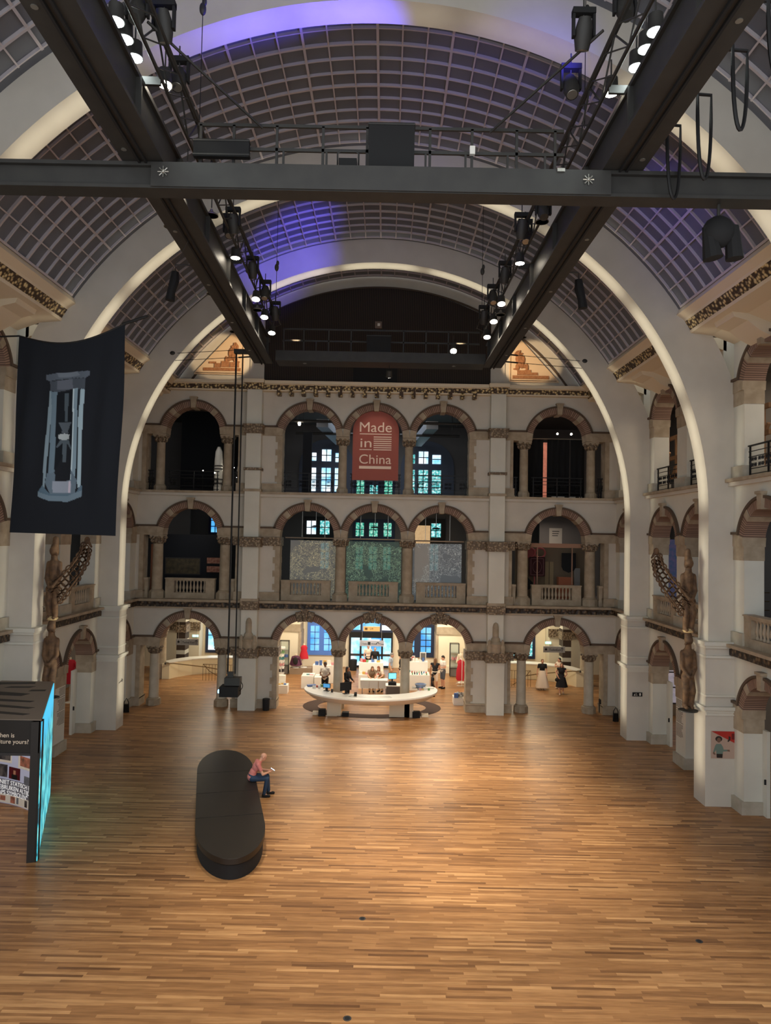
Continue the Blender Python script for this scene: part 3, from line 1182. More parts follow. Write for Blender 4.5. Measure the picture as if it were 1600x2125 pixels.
def iron_railing(wd, label, M, group, panels):
    t = thing('iron_railing', label, 'railing', M=M, group=group)
    h = wd / 2
    bm = BM()
    box(bm, -h, h, -.035, .035, .93, .97)
    obj('handrail', bm, IRON, t, 0)
    bm = BM()
    for z in (.1, .26, .62, .78):
        box(bm, -h, h, -.011, .011, z - .011, z + .011)
    obj('crossbar', bm, IRON, t, 0)
    for x in (-h + .08, h - .08) + ((0,) if wd > 1.2 else ()):
        bm = BM()
        box(bm, x - .022, x + .022, -.022, .022, 0, .95)
        ell(bm, (x, 0, .45), (.05, .03, .12), 8, 6)
        obj('post', bm, IRON, t, .5)
    for x in panels:
        o = obj('scroll_panel', scroll_bm(.34, .27, .62, 2), IRON, t, 0)
        o.location = (x, 0, 0)
    return t


g = 'wrought iron railings of the second gallery'
r0 = iron_railing(2.4, 'black iron scroll railing before the left arched window of the second gallery', pos(-3.13, 10.0), g, (-1.0, -.3, .3, 1.0))
dup(r0, pos(0, 10.0), 'black iron scroll railing below the red hanging banner')
dup(r0, pos(3.13, 10.0), 'black iron scroll railing before the right arched window of the second gallery')
dup(r0, pos(-8.58, 10.0), 'black iron scroll railing before the dark room with a white totem')
dup(r0, pos(8.58, 10.0), 'black iron scroll railing before the black curtains')
s0 = iron_railing(.27, 'narrow iron railing right of the outermost right column, second gallery', pos(10.6, 10.0), g, (0,))
dup(s0, pos(-10.6, 10.0), 'narrow iron railing left of the outermost left column, second gallery')
dup(s0, pos(-6.58, 10.0), 'narrow iron railing in the gap beside the left pilaster, second gallery')
dup(s0, pos(6.58, 10.0), 'narrow iron railing in the gap beside the right pilaster, second gallery')
sb = None
for s in (-1, 1):
    for k in (0, 1):
        for u in (-1.55, 1.55):
            far = (u * s < 0)
            tx = 'black iron scroll railing of the %s side gallery, %s bay, %s arch' % ('left' if s < 0 else 'right', 'near' if k == 0 else 'far', 'farther' if far else 'nearer')
            M = SIDE[(s, k)] @ T(u, .12, 10.0)
            if sb is None:
                sb = iron_railing(2.2, tx, M, g, (-.8, -.4, 0, .4, .8))
            else:
                dup(sb, M, tx)

# ---------------------------------------------------------------- carved reliefs in the gable
RELP = mat('relief_plaster', L(222, 196, 164), .8)
RELB = mat('relief_ochre', L(172, 122, 84), .85, col2=L(150, 100, 66), scale=14)


def relief(label, M, seated):
    t = thing('carved_relief', label, 'relief', M=M)
    obj('panel', prism(BM(), [(0, 0), (2.15, 0), (.0, 2.35)], 0, .12), RELP, t, 0)
    bm = BM()
    for a, b in (((-.06, -.06), (2.25, -.06)), ((2.25, -.06), (-.06, 2.45)), ((-.06, 2.45), (-.06, -.06))):
        tube(bm, [(a[0], .04, a[1]), (b[0], .04, b[1])], .035, 6)
    obj('frame', bm, RELP, t, 0)
    bm = BM()
    rnd = random.Random(5 if seated else 9)
    for x, z, w_, h_ in ((.04, .08, 1.75, .14), (.12, .26, .42, .24), (.58, .26, .38, .28), (1.0, .24, .28, .2), (1.2, .42, .34, .09)) if seated else ((.06, .06, 1.7, .15), (.28, .24, .34, .22), (.62, .24, .3, .24), (.92, .24, .32, .12)):
        box(bm, x, x + w_, -.05, .02, z, z + h_)
    obj('stone_steps', bm, RELB, t, .4)
    bm = BM()
    for x, z, rx, rz in (((.32, 1.22, .16, .18), (.40, 1.0, .22, .24), (.44, .78, .2, .2), (.62, .66, .2, .1), (.74, .60, .08, .2), (.30, .62, .11, .18), (.56, .95, .1, .22), (.22, .52, .14, .05))):
        ell(bm, (x, -.0, z), (rx, .07, rz), 12, 8)
    for i in range(26):
        a = rnd.random() * 2 * PI
        ell(bm, (.32 + .17 * math.cos(a) * rnd.random(), -.06, 1.24 + .2 * math.sin(a) * rnd.random()), (.045, .035, .045), 6, 4)
    for i in range(16):
        ell(bm, (.3 + rnd.random() * .3, -.06, .6 + rnd.random() * .5), (.03, .03, .09), 6, 4)
    obj('seated_figure', bm, RELB, t)
    return t


relief('triangular relief panel with a crouching carved figure, left side of the gable', T(-6.5, 33.22, 15.6) @ Matrix.Diagonal((-1, 1, 1, 1)), True)
relief('triangular relief panel with a crouching carved figure, right side of the gable', T(6.2, 33.22, 15.52), False)
one('wall_speaker', box(BM(), -.16, .16, -.06, 0, -.16, .16), mat('speaker_grey', L(120, 104, 92), .7), 'small square grey fitting high on the dark slatted gable', 'fitting', (-.1, 33.22, 18.0), smooth=0)
one('sensor', box(BM(), -.06, .06, -.04, 0, -.06, .06), WHITE, 'tiny white sensor on the square fitting of the slatted gable', 'sensor', (-.08, 33.16, 18.0), smooth=0)

# ---------------------------------------------------------------- red banner in the centre arch
RED = mat('terracotta_cloth', L(158, 88, 78), .85)
PRINT = mat('cream_print', L(238, 214, 196), .7)
t = thing('exhibition_banner', 'terracotta red hanging banner lettered Made in China', 'banner', M=T(-.115, 33.28, 10.66))
bm = BM()
n = 24
pts = [(-1.08, 0), (1.08, 0), (1.08, 2.35)] + [(1.08 * math.cos(PI * i / n), 2.35 + .92 * math.sin(PI * i / n)) for i in range(1, n)] + [(-1.08, 2.35)]
obj('cloth', prism(bm, pts, 0, .02), RED, t, 0)
for s_, x, z in (('Made', -.76, 2.28), ('in', -.72, 1.55), ('China', -.76, .78)):
    o = text(s_, .78 if s_ != 'in' else .74, PRINT, t, T(x, -.004, z) @ RX90)
    wd = {'Made': 1.5, 'in': .52, 'China': 1.5}[s_]
    xs = [v.co.x for v in o.data.vertices]
    k = wd / (max(xs) - min(xs))
    for v in o.data.vertices:
        v.co.x = (v.co.x - min(xs)) * k
        v.co.y *= .86 if s_ != 'China' else .8
bm = BM()
box(bm, -.76, .74, -.008, 0, 2.16, 2.2)
box(bm, -.76, -.18, -.008, 0, 1.42, 1.46)
for i in range(7):
    box(bm, -.10, .74, -.008, 0, 1.42 + i * .1, 1.465 + i * .1)
box(bm, -.76, .74, -.008, 0, .54, .67)
obj('printed_bars', bm, PRINT, t, 0)

# ---------------------------------------------------------------- gauze screens of the first gallery


def screen_mat(name, base, vein, alpha, seed):
    m = mat(name, base, .9)
    t_ = nd(m, 'ShaderNodeTexCoord')
    mp = nd(m, 'ShaderNodeMapping')
    mp.inputs['Location'].default_value = (seed * 3.1, 0, seed)
    lk(m, t_.outputs['Object'], mp.inputs[0])
    n = nd(m, 'ShaderNodeTexNoise')
    n.inputs['Scale'].default_value = 7
    n.inputs['Detail'].default_value = 3
    n.inputs['Distortion'].default_value = 1.6
    lk(m, mp.outputs[0], n.inputs['Vector'])
    d_ = math_(m, 'ABSOLUTE', math_(m, 'SUBTRACT', n.outputs['Fac'], .5))
    v = math_(m, 'LESS_THAN', d_, .022)
    n2 = nd(m, 'ShaderNodeTexNoise')
    n2.inputs['Scale'].default_value = .9
    lk(m, mp.outputs[0], n2.inputs['Vector'])
    v = math_(m, 'MULTIPLY', v, math_(m, 'GREATER_THAN', n2.outputs['Fac'], .44))
    mx = nd(m, 'ShaderNodeMix', data_type='RGBA')
    mx.inputs[6].default_value = base
    mx.inputs[7].default_value = vein
    lk(m, v, mx.inputs[0])
    b = bsdf(m)
    lk(m, mx.outputs[2], b.inputs['Base Color'])
    lk(m, mx.outputs[2], b.inputs['Emission Color'])
    b.inputs['Emission Strength'].default_value = .11
    tr = nd(m, 'ShaderNodeBsdfTransparent')
    ms = nd(m, 'ShaderNodeMixShader')
    out = [x for x in m.node_tree.nodes if x.type == 'OUTPUT_MATERIAL'][0]
    lk(m, math_(m, 'MAXIMUM', math_(m, 'MULTIPLY', v, .9), alpha), ms.inputs[0])
    lk(m, tr.outputs[0], ms.inputs[1])
    lk(m, b.outputs[0], ms.inputs[2])
    lk(m, ms.outputs[0], out.inputs[0])
    return m


SG = [screen_mat('gauze_grey', L(140, 140, 136), L(216, 208, 170), .64, 1), screen_mat('gauze_green', L(92, 112, 104), L(160, 190, 160), .58, 2), screen_mat('gauze_pale', L(128, 134, 138), L(190, 196, 194), .66, 3)]
for x0, x1, z1, m, tx in ((-4.1, -1.92, 7.8, SG[0], 'grey gauze screen with pale projected veins in the left centre arch'), (-1.42, 1.2, 7.8, SG[1], 'green tinted gauze screen with projected foliage in the middle arch'), (1.75, 4.08, 7.76, SG[2], 'pale gauze screen with faint projection in the right centre arch')):
    t = thing('projection_screen', tx, 'screen', M=T((x0 + x1) / 2, 33.98, 5.0), group='gauze projection screens of the first gallery')
    h = (x1 - x0) / 2
    obj('gauze', box(BM(), -h, h, -.004, .004, .02, z1 - 5.02), m, t, 0)
    obj('hanging_tube', tube(BM(), [(-h - .25, 0, z1 - 4.9), (h + .1, 0, z1 - 4.9)], .035, 8), STEEL, t)
    for q in (-h * .5, h * .5):
        obj('hanger', tube(BM(), [(q, 0, z1 - 4.9), (q, 0, 4.6)], .01, 5), STEEL, t)
    obj('bottom_bar', tube(BM(), [(-h, 0, .02), (h, 0, .02)], .02, 6), STEEL, t)
# ---------------------------------------------------------------- lighting bridge under the vault
RIGG = 'steel beams of the lighting bridge'
for s, tx in ((-1, 'left'), (1, 'right')):
    x0, turn = (-3.80, 1.54) if s < 0 else (4.74, .43)
    t = thing('steel_girder', 'long black steel girder running down the %s of the hall, lamps along it' % tx, 'girder', (x0, 0, 14.8), RAD(turn), RIGG)
    bm = BM()
    box(bm, -.37, .37, 5.5, 28.0, 0, .07)
    box(bm, -.26, .26, 5.5, 28.0, .86, .94)
    box(bm, -.20, .20, 5.5, 28.0, .07, .86)
    obj('box_beam', bm, BLACK, t, 0)
    bm = BM()
    for q in (-.06, .06):
        box(bm, q - .02, q + .02, 5.5, 28.0, -.05, 0)
    obj('cable_track', bm, BLACKM, t, 0)
    for i in range(9):
        y = 6.5 + i * 2.6
        for q in (-1, 1):
            obj('stiffener', box(BM(), q * .25 - .05, q * .25 + .05, y - .02, y + .02, .07, .86), BLACK, t, 0)
    for i in range(6):
        obj('downlight_disc', lathe(BM(), [(.05, 0), (.05, .01)], 10, s * .22, 9 + 3.4 * i, -.012), STEEL, t)
    # lattice on the inner side
    bm = BM()
    xi = -s * .52
    for z in (1.05, 1.75):
        tube(bm, [(xi, 6, z), (xi, 27.4, z)], .035, 6)
    tube(bm, [(xi - s * .2, 6, 1.4), (xi - s * .2, 27.4, 1.4)], .03, 6)
    k = 30
    for i in range(k):
        ya, yb = 6 + 21.4 * i / k, 6 + 21.4 * (i + 1) / k
        tube(bm, [(xi, ya, 1.05 if i % 2 else 1.75), (xi, yb, 1.75 if i % 2 else 1.05)], .018, 5)
        tube(bm, [(xi, ya, 1.05), (xi - s * .2, yb, 1.4)], .014, 5)
    obj('lattice_truss', bm, BLACK, t)
    for y in (8, 12, 16, 20, 24, 27):
        obj('truss_bracket', box(BM(), min(xi, -s * .1), max(xi, -s * .1), y - .03, y + .03, .92, 1.06), BLACK, t, 0)
one('orange_disc', lathe(BM(), [(.16, 0), (.16, .02)], 20), mat('amber_disc', L(190, 104, 50), .6, emit=.25, ecol=L(190, 90, 40)), 'orange round disc fixed on the inner side of the left girder', 'gel disc', M=T(-4.27, 10.6, 15.32) @ Matrix.Rotation(PI / 2, 4, 'Y'))  # plain orange disc, faintly emissive

t = thing('cross_girder', 'black steel cross girder spanning the hall below the near vault', 'girder', (0.12, 12.80, 14.30), group=RIGG)
bm = BM()
box(bm, -9.2, 9.2, -.03, .37, .42, .49)
box(bm, -9.2, 9.2, -.03, .37, 0, .06)
box(bm, -9.2, 9.2, .06, .28, .06, .42)
obj('box_beam', bm, BLACK, t, 0)
obj('fascia', box(BM(), -4.1, 4.3, -.06, -.03, .02, .47), BLACK, t, 0)
obj('deck', box(BM(), -3.45, 4.1, .28, .88, .49, .53), BLACKM, t, 0)
t2 = thing('far_gantry', 'black steel gantry walkway before the dark slatted gable', 'gantry', (0.1, 27.5, 14.82), group=RIGG)
bm = BM()
box(bm, -4.1, 4.1, 0, .1, 0, .40)
box(bm, -4.1, 4.1, .85, .95, 0, .40)
obj('side_beam', bm, BLACK, t2, 0)
obj('deck', box(BM(), -4.1, 4.1, .1, .85, .0, .06), BLACK, t2, 0)
bm = BM()
for x in (-3.0, 2.9):
    lathe(bm, [(.07, 0), (.07, .015)], 12, x, .4, -.015)
obj('downlight_disc', bm, STEEL, t2)


def guard(label, M, xs, x0, x1, doubles):
    t = thing('guard_rail', label, 'railing', M=M, group='guard rails of the lighting bridge')
    obj('top_rail', box(BM(), x0, x1, -.025, .025, 1.03, 1.09), BLACK, t, 0)
    obj('middle_rail', box(BM(), x0, x1, -.025, .025, .56, .62), BLACK, t, 0)
    for x in xs:
        obj('post', box(BM(), x - .025, x + .025, -.025, .025, 0, 1.06), BLACK, t, 0)
    for x in doubles:
        obj('post', box(BM(), x - .02, x + .02, -.02, .02, 0, .58), BLACK, t, 0)


guard('black guard rail on the near cross girder, vault grid behind', T(.12, 13.45, 14.83), (-3.4, -2.76, -1.93, -1.04, -.19, 1.02, 1.83, 2.69, 3.43), -3.45, 3.6, (-1.8, -.97, .94, 1.71, 2.52, 3.24))
guard('black guard rail on the far gantry before the slatted gable', T(.1, 28.25, 15.22), (-3.9, -3.1, -2.1, -1.2, .9, 1.8, 2.7, 3.5), -3.95, 3.95, (-2.6, 2.3))

# boxes and machines on the gantries
def crate(label, x, y, z, w_, d_, h_, m=BLACKM, nme='equipment_case', hang=False):
    t = thing(nme, label, 'case', (x, y, z))
    obj('case_body', box(BM(), -w_ / 2, w_ / 2, -d_ / 2, d_ / 2, 0, h_), m, t, 0)
    for zz in (.02, h_ - .05):
        obj('edge_trim', box(BM(), -w_ / 2 - .012, w_ / 2 + .012, -d_ / 2 - .012, d_ / 2 + .012, zz, zz + .03), BLACK, t, 0)
    return t


crate('tall black loudspeaker case in the middle of the near guard rail', .4, 13.25, 14.83, .86, .34, .96)
crate('long black case hung on the left end of the near guard rail', -2.85, 13.36, 15.2, 1.06, .12, .34)
crate('tall black case in the middle of the far gantry', .02, 27.9, 15.22, .95, .5, .72)
t = thing('winch_frame', 'small open machine in a tubular frame on the near cross girder', 'machine', (-.42, 13.25, 14.83))
bm = BM()
tube(bm, [(-.2, 0, 0), (-.2, 0, .44), (-.15, 0, .48), (.15, 0, .48), (.2, 0, .44), (.2, 0, 0)], .018, 6)
obj('tube_frame', bm, BLACK, t)
obj('motor', box(BM(), -.17, .17, -.1, .1, .02, .3), BLACKM, t, 0)
one('junction_box', box(BM(), -.05, .05, -.04, .04, 0, .16), WHITE, 'small white box on a post of the near guard rail', 'junction box', (1.95, 13.38, 15.36), smooth=0)
one('label_plate', box(BM(), -.07, .07, -.01, .01, 0, .06), STEEL, 'pale metal plate on the right end of the near cross girder', 'plate', (3.5, 12.72, 14.72), smooth=0)
for x, tx in ((-3.75, 'left'), (4.0, 'right')):
    t = thing('star_knob', 'shiny star shaped fitting on the near cross girder where the %s girder crosses' % tx, 'fitting', (x, 12.72, 14.58))
    bm = BM()
    for a in range(4):
        d_ = Vector((math.cos(a * PI / 4), 0, math.sin(a * PI / 4))) * .1
        tube(bm, [-d_, d_], .012, 5)
    ell(bm, (0, 0, 0), .035)
    obj('spokes', bm, STEEL, t)

# ---------------------------------------------------------------- lamps
def lamp(kind, label, loc, rz=0, tilt=0, lit=None, group=None):
    t = thing({'can': 'stage_spotlight', 'dish': 'dish_lamp', 'head': 'moving_head_lamp'}[kind], label, 'lamp', loc, rz, group)
    R_ = Matrix.Rotation(RAD(tilt), 4, 'X')
    if kind == 'can':
        obj('housing', lathe(BM(), [(.06, .30), (.115, .27), (.125, .05), (.14, 0), (.12, 0), (.11, .02)], 16), BLACK, t, M=R_)
        obj('lens', lathe(BM(), [(.122, 0), (.115, .012), (.04, .03)], 16, z0=-.008), lit or STEEL, t, M=R_)
    elif kind == 'dish':
        obj('housing', lathe(BM(), [(.03, .16), (.05, .1), (.16, .03), (.17, 0), (.15, 0)], 16), STEEL, t, M=R_)
        obj('lens', lathe(BM(), [(.148, .0), (.1, .006)], 16), lit or CREAM_M, t, M=R_)
    else:
        bm = BM()
        tube(bm, [(0, 0, .22), (0, 0, .08), (0, 0, -.1), (0, 0, -.26)], [.1, .14, .15, .115], 12)
        obj('housing', bm, BLACK, t, M=R_)
        bm = BM()
        for q in (-1, 1):
            box(bm, q * .17 - .02, q * .17 + .02, -.05, .05, -.08, .34)
        box(bm, -.19, .19, -.07, .07, .3, .4)
        obj('yoke', bm, BLACKM, t, 0)
        obj('lens', lathe(BM(), [(.1, 0), (.09, -.012)], 14, z0=-.255), lit or STEEL, t, M=R_)
    obj('stem', tube(BM(), [(0, 0, .2), (0, 0, .62 if kind != 'dish' else .45)], .014, 6), BLACK, t)
    return t


gl = 'lit lamps under the trusses'
ordn = ('first', 'second', 'third', 'fourth', 'fifth', 'sixth', 'seventh', 'eighth')
for i, y in enumerate((10.9, 11.3, 11.75)):
    for s, tx, x in ((-1, 'left', -3.97), (1, 'right', 4.52)):
        lamp('can', 'bright cool white spotlight in the trio high on the %s girder, %s from the front' % (tx, ordn[i]), (x, y, 16.02), lit=GLOWC, group='cool white lamp trios')
        for z_ in ():
            pass
for s, tx, xs in ((-1, 'left', -3.95), (1, 'right', 4.08)):
    for i, (y, z) in enumerate(((12.6, 16.12), (19.3, 15.6), (22.4, 15.5), (24.0, 15.42), (25.6, 15.34))):
        x = xs - s * .1 + (.38 if (s > 0 and i == 0) else 0) + (.12 if s < 0 and i == 0 else 0)
        lamp('can', 'lit warm spotlight under the %s truss, %s from the viewer' % (tx, ordn[i]), (x, y, z), tilt=-18 if i > 1 else 0, lit=GLOW, group=gl)
    for i, (y, z) in enumerate(((14.9, 15.75), (17.0, 15.72), (23.2, 15.4))):
        lamp('dish', 'unlit saucer lamp on the inner side of the %s girder, %s from the viewer' % (tx, ordn[i]), (xs, y, z), group='unlit saucer lamps')
    for i, (y, z) in enumerate(((17.4, 15.6), (22.0, 15.5), (25.6, 15.35))):
        lamp('dish', 'unlit saucer lamp on the outer side of the %s girder, %s from the viewer' % (tx, ordn[i]), (-5.05 - .02 * (y - 17) if s < 0 else 5.25, y, z), group='unlit saucer lamps')
    for i, (y, z, dx) in enumerate(((11.6, 16.5, .5), (13.0, 16.5, .35), (18.0, 16.0, .3), (18.6, 16.1, .1), (21.2, 16.0, .2), (22.9, 15.9, .3), (25.0, 15.9, .3))):
        lamp('head', 'black moving head lamp on the %s truss, %s from the viewer' % (tx, ordn[i]), (xs - s * dx, y, z), tilt=25 * (-1) ** i, group='black moving head lamps')
    hb = thing('bracket_lamp', 'black lamp hanging on an arm outside the %s girder before the middle rib' % tx, 'lamp', (s * 5.6 + .05, 19.5, 15.2))
    bm = BM()
    tube(bm, [(-s * 1.2, 0, .25), (0, 0, .25), (0, 0, -.1)], .02, 6)
    obj('arm', bm, BLACK, hb)
    bm = BM()
    tube(bm, [(0, 0, .05), (.02 * s, 0, -.2), (.1 * s, 0, -.5), (.13 * s, 0, -.75)], [.1, .13, .11, .13], 10)
    obj('housing', bm, BLACKM, hb)
lamp('head', 'blue glowing stage lamp beside the right girder below the near cross girder', (4.0, 16.5, 15.75), tilt=150, lit=GLOWB)
lamp('head', 'large blue glowing stage lamp high on the right truss', (4.2, 11.4, 16.75), tilt=150, lit=GLOWB)
lamp('head', 'small blue glowing stage lamp high on the left truss', (-3.75, 11.2, 16.4), tilt=150, lit=GLOWB)
lamp('can', 'single lit lamp standing at the right end of the far gantry', (2.95, 27.6, 15.34), tilt=-40, lit=GLOW)
lamp('can', 'small lit spotlight hanging under the middle of the far gantry', (.45, 27.95, 14.36), tilt=35, lit=GLOW)

# struts, hoist wires and guy wires
for s, tx in ((-1, 'left'), (1, 'right')):
    one('guide_strut', tube(BM(), [(s * 3.75 + .1, 11.4, 16.4), (s * 2.2 + .1, 13.45, 15.85)], .025, 6), BLACK, 'thin black strut sloping from the %s truss down to the near guard rail' % tx, 'strut')
    for y, z0, z1, where_ in ((14.0, 16.3, 20.1, 'near'), (24.0, 15.9, 20.1, 'far')):
        t = thing('hoist_wire', 'thin hoist wire with a black hook block on the %s, %s bay' % (tx, where_), 'wire', (s * 3.52 + .05 + (.7 if (s > 0 and y < 15) else 0), y, 0), group='hoist wires')
        obj('wire', tube(BM(), [(0, 0, z0), (0, 0, z1)], .009, 5), CABLE, t)
        bm = ell(BM(), (0, 0, z1 - 1.5 if y < 15 else 17.15), (.07, .07, .13))
        ell(bm, (.03, 0, (z1 - 1.35 if y < 15 else 17.3)), (.05, .05, .09))
        obj('hook_block', bm, BLACK, t)
    t = thing('guy_wire', 'pair of horizontal guy wires from the %s girder end to the far rib' % tx, 'wire', (0, 28.6, 0))
    bm = BM()
    for z in (15.42, 15.12):
        tube(bm, [(s * 4.9, -.5, z - .02), (s * 8.45, 0.5, z)], .012, 5)
    obj('wire', bm, CABLE, t)
    bm = BM()
    for z in (15.42, 15.12):
        tube(bm, [(s * 5.1, -.45, z - .02), (s * 5.6, -.3, z - .02)], .03, 6)
    obj('turnbuckle', bm, CABLE, t)
    obj('wall_eye', ell(BM(), (s * 8.5, .48, 15.42), (.13, .06, .1)), BLACK, t)
# sagging cable loops outside the right girder
for i, (y, d_, x) in enumerate(((9.6, 1.1, 5.7), (10.6, 1.3, 5.7), (11.7, 1.5, 5.65), (12.6, 1.4, 5.5))):
    pts = [(x + .16 * math.sin(PI * (k / 16 - .5)), y + .1 * math.sin(PI * (k / 16 - .5)), 15.6 - d_ * math.sin(PI * k / 16) ** .7) for k in range(17)]
    pts = [(4.85, pts[0][1], 15.66)] + pts + [(4.85, pts[-1][1], 15.66)]
    one('cable_loop', tube(BM(), pts, .03, 6), CABLE, 'sagging black cable loop outside the right girder, %s from the viewer' % ordn[i], 'cable', group='sagging cable loops')
t = thing('equipment_cluster', 'bunch of black lamps hanging under the right end of the near cross girder', 'lamp cluster', (6.5, 13.0, 13.78))
bm = BM()
ell(bm, (0, 0, 0), (.3, .22, .3))
tube(bm, [(.25, 0, .1), (.3, 0, -.5)], [.12, .16], 10)
tube(bm, [(-.2, 0, .1), (-.1, 0, -.5)], [.1, .18], 10)
obj('housing', bm, BLACKM, t)
obj('stem', tube(BM(), [(0, 0, .2), (0, 0, .6)], .03, 6), BLACK, t)

# hanging projector with its two cables
t = thing('hanging_projector', 'black projector hanging low on two long cables before the left pilaster', 'projector', (-5.3, 27.0, 0))
for x in (-.12, .16):
    pass
bm = BM()
box(bm, -.36, .34, -.3, .3, 1.93, 2.3)
obj('projector_body', bm, BLACKM, t, 0)
obj('lens', tube(BM(), [(-.36, -.1, 2.1), (-.44, -.1, 2.1)], .07, 12), mat('projector_lens', L(120, 190, 255), .1, emit=3, ecol=L(120, 190, 255)), t)
bm = BM()
box(bm, -.2, .38, -.2, .2, 2.34, 2.62)
box(bm, -.12, .1, -.08, .08, 2.62, 2.82)
obj('mount_plate', bm, BLACK, t, 0)
bm = BM()
tube(bm, [(-.12, 0, 2.75), (-.12, 0, 15.0)], .035, 6)
tube(bm, [(.16, 0, 2.75), (.13, 0, 15.0)], .028, 6)
obj('suspension_cable', bm, CABLE, t)
bm = BM()
tube(bm, [(.34 + .12 * math.sin(PI * k / 10), 0, 2.1 + .4 * k / 10) for k in range(11)], .015, 5)
obj('lead', bm, CABLE, t)
obj('top_bracket', box(BM(), -.2, .9, -.1, .1, 14.92, 15.08), BLACK, t, 0)
# ---------------------------------------------------------------- people
def remesh(name, bm, m, parent, vox, M=None):
    """fuse overlapping solids into one continuous skin"""
    bmesh.ops.recalc_face_normals(bm, faces=bm.faces)
    me = bpy.data.meshes.new(name)
    bm.to_mesh(me)
    bm.free()
    o = bpy.data.objects.new(name, me)
    C.objects.link(o)
    md = o.modifiers.new('fuse', 'REMESH')
    md.mode = 'VOXEL'
    md.voxel_size = vox
    sm = o.modifiers.new('smooth', 'SMOOTH')
    sm.factor = .5
    sm.iterations = 4
    bpy.context.view_layer.update()
    me2 = bpy.data.meshes.new_from_object(o.evaluated_get(bpy.context.evaluated_depsgraph_get()))
    bpy.data.objects.remove(o)
    me2.name = name
    me2.materials.clear()
    me2.materials.append(m)
    me2.polygons.foreach_set('use_smooth', [True] * len(me2.polygons))
    o = bpy.data.objects.new(name, me2)
    C.objects.link(o)
    if parent:
        o.parent = parent
    if M is not None:
        o.matrix_basis = M
    return o


def hand(bm, w_, el, n_, s_, curl=.5):
    """palm, four unequal bent fingers and a thumb; w_ wrist, el elbow, n_ palm normal, s_ thumb side sign"""
    d_ = (w_ - el).normalized()
    n_ = (n_ - d_ * n_.dot(d_)).normalized()
    sd = d_.cross(n_).normalized() * s_
    caps(bm, w_ + d_ * .02 + sd * .016, .024, w_ + d_ * .085 + sd * .020, .021, 8)
    caps(bm, w_ + d_ * .02 - sd * .016, .024, w_ + d_ * .08 - sd * .024, .020, 8)
    for i, ln in enumerate((.074, .084, .078, .060)):
        b = w_ + d_ * .09 + sd * (.034 - .0225 * i)
        m_ = b + (d_ * math.cos(curl) + n_ * math.sin(curl)) * ln * .5
        e = m_ + (d_ * math.cos(curl * 2) + n_ * math.sin(curl * 2)) * ln * .5
        tube(bm, [b - d_ * .02, b, m_, e], [.010, .010, .009, .0075], 6)
        ell(bm, e, .0078, 6, 4)
    b = w_ + d_ * .03 + sd * .036
    m_ = b + (sd * .6 + d_ * .7 + n_ * .25) * .034
    e = m_ + (sd * .1 + d_ * .9 + n_ * .5) * .028
    tube(bm, [b - sd * .02, b, m_, e], [.013, .012, .0105, .009], 6)
    ell(bm, e, .009, 6, 4)


STAND = dict(pel=(0, 0, .95), waist=(0, 0, 1.10), chest=(0, -.01, 1.28), neck=(0, .01, 1.46), head=(0, -.02, 1.60), pitch=0, yaw=0,
             hip=((-.09, 0, .92), (.09, 0, .92)), knee=((-.10, -.02, .49), (.10, -.02, .49)), ank=((-.10, .02, .09), (.10, .02, .09)),
             toe=((-.12, -.15, .035), (.12, -.15, .035)), sho=((-.19, 0, 1.40), (.19, 0, 1.40)), elb=((-.25, .03, 1.12), (.25, .03, 1.12)),
             wri=((-.26, -.06, .88), (.26, -.06, .88)), palm=((1, 0, 0), (-1, 0, 0)))


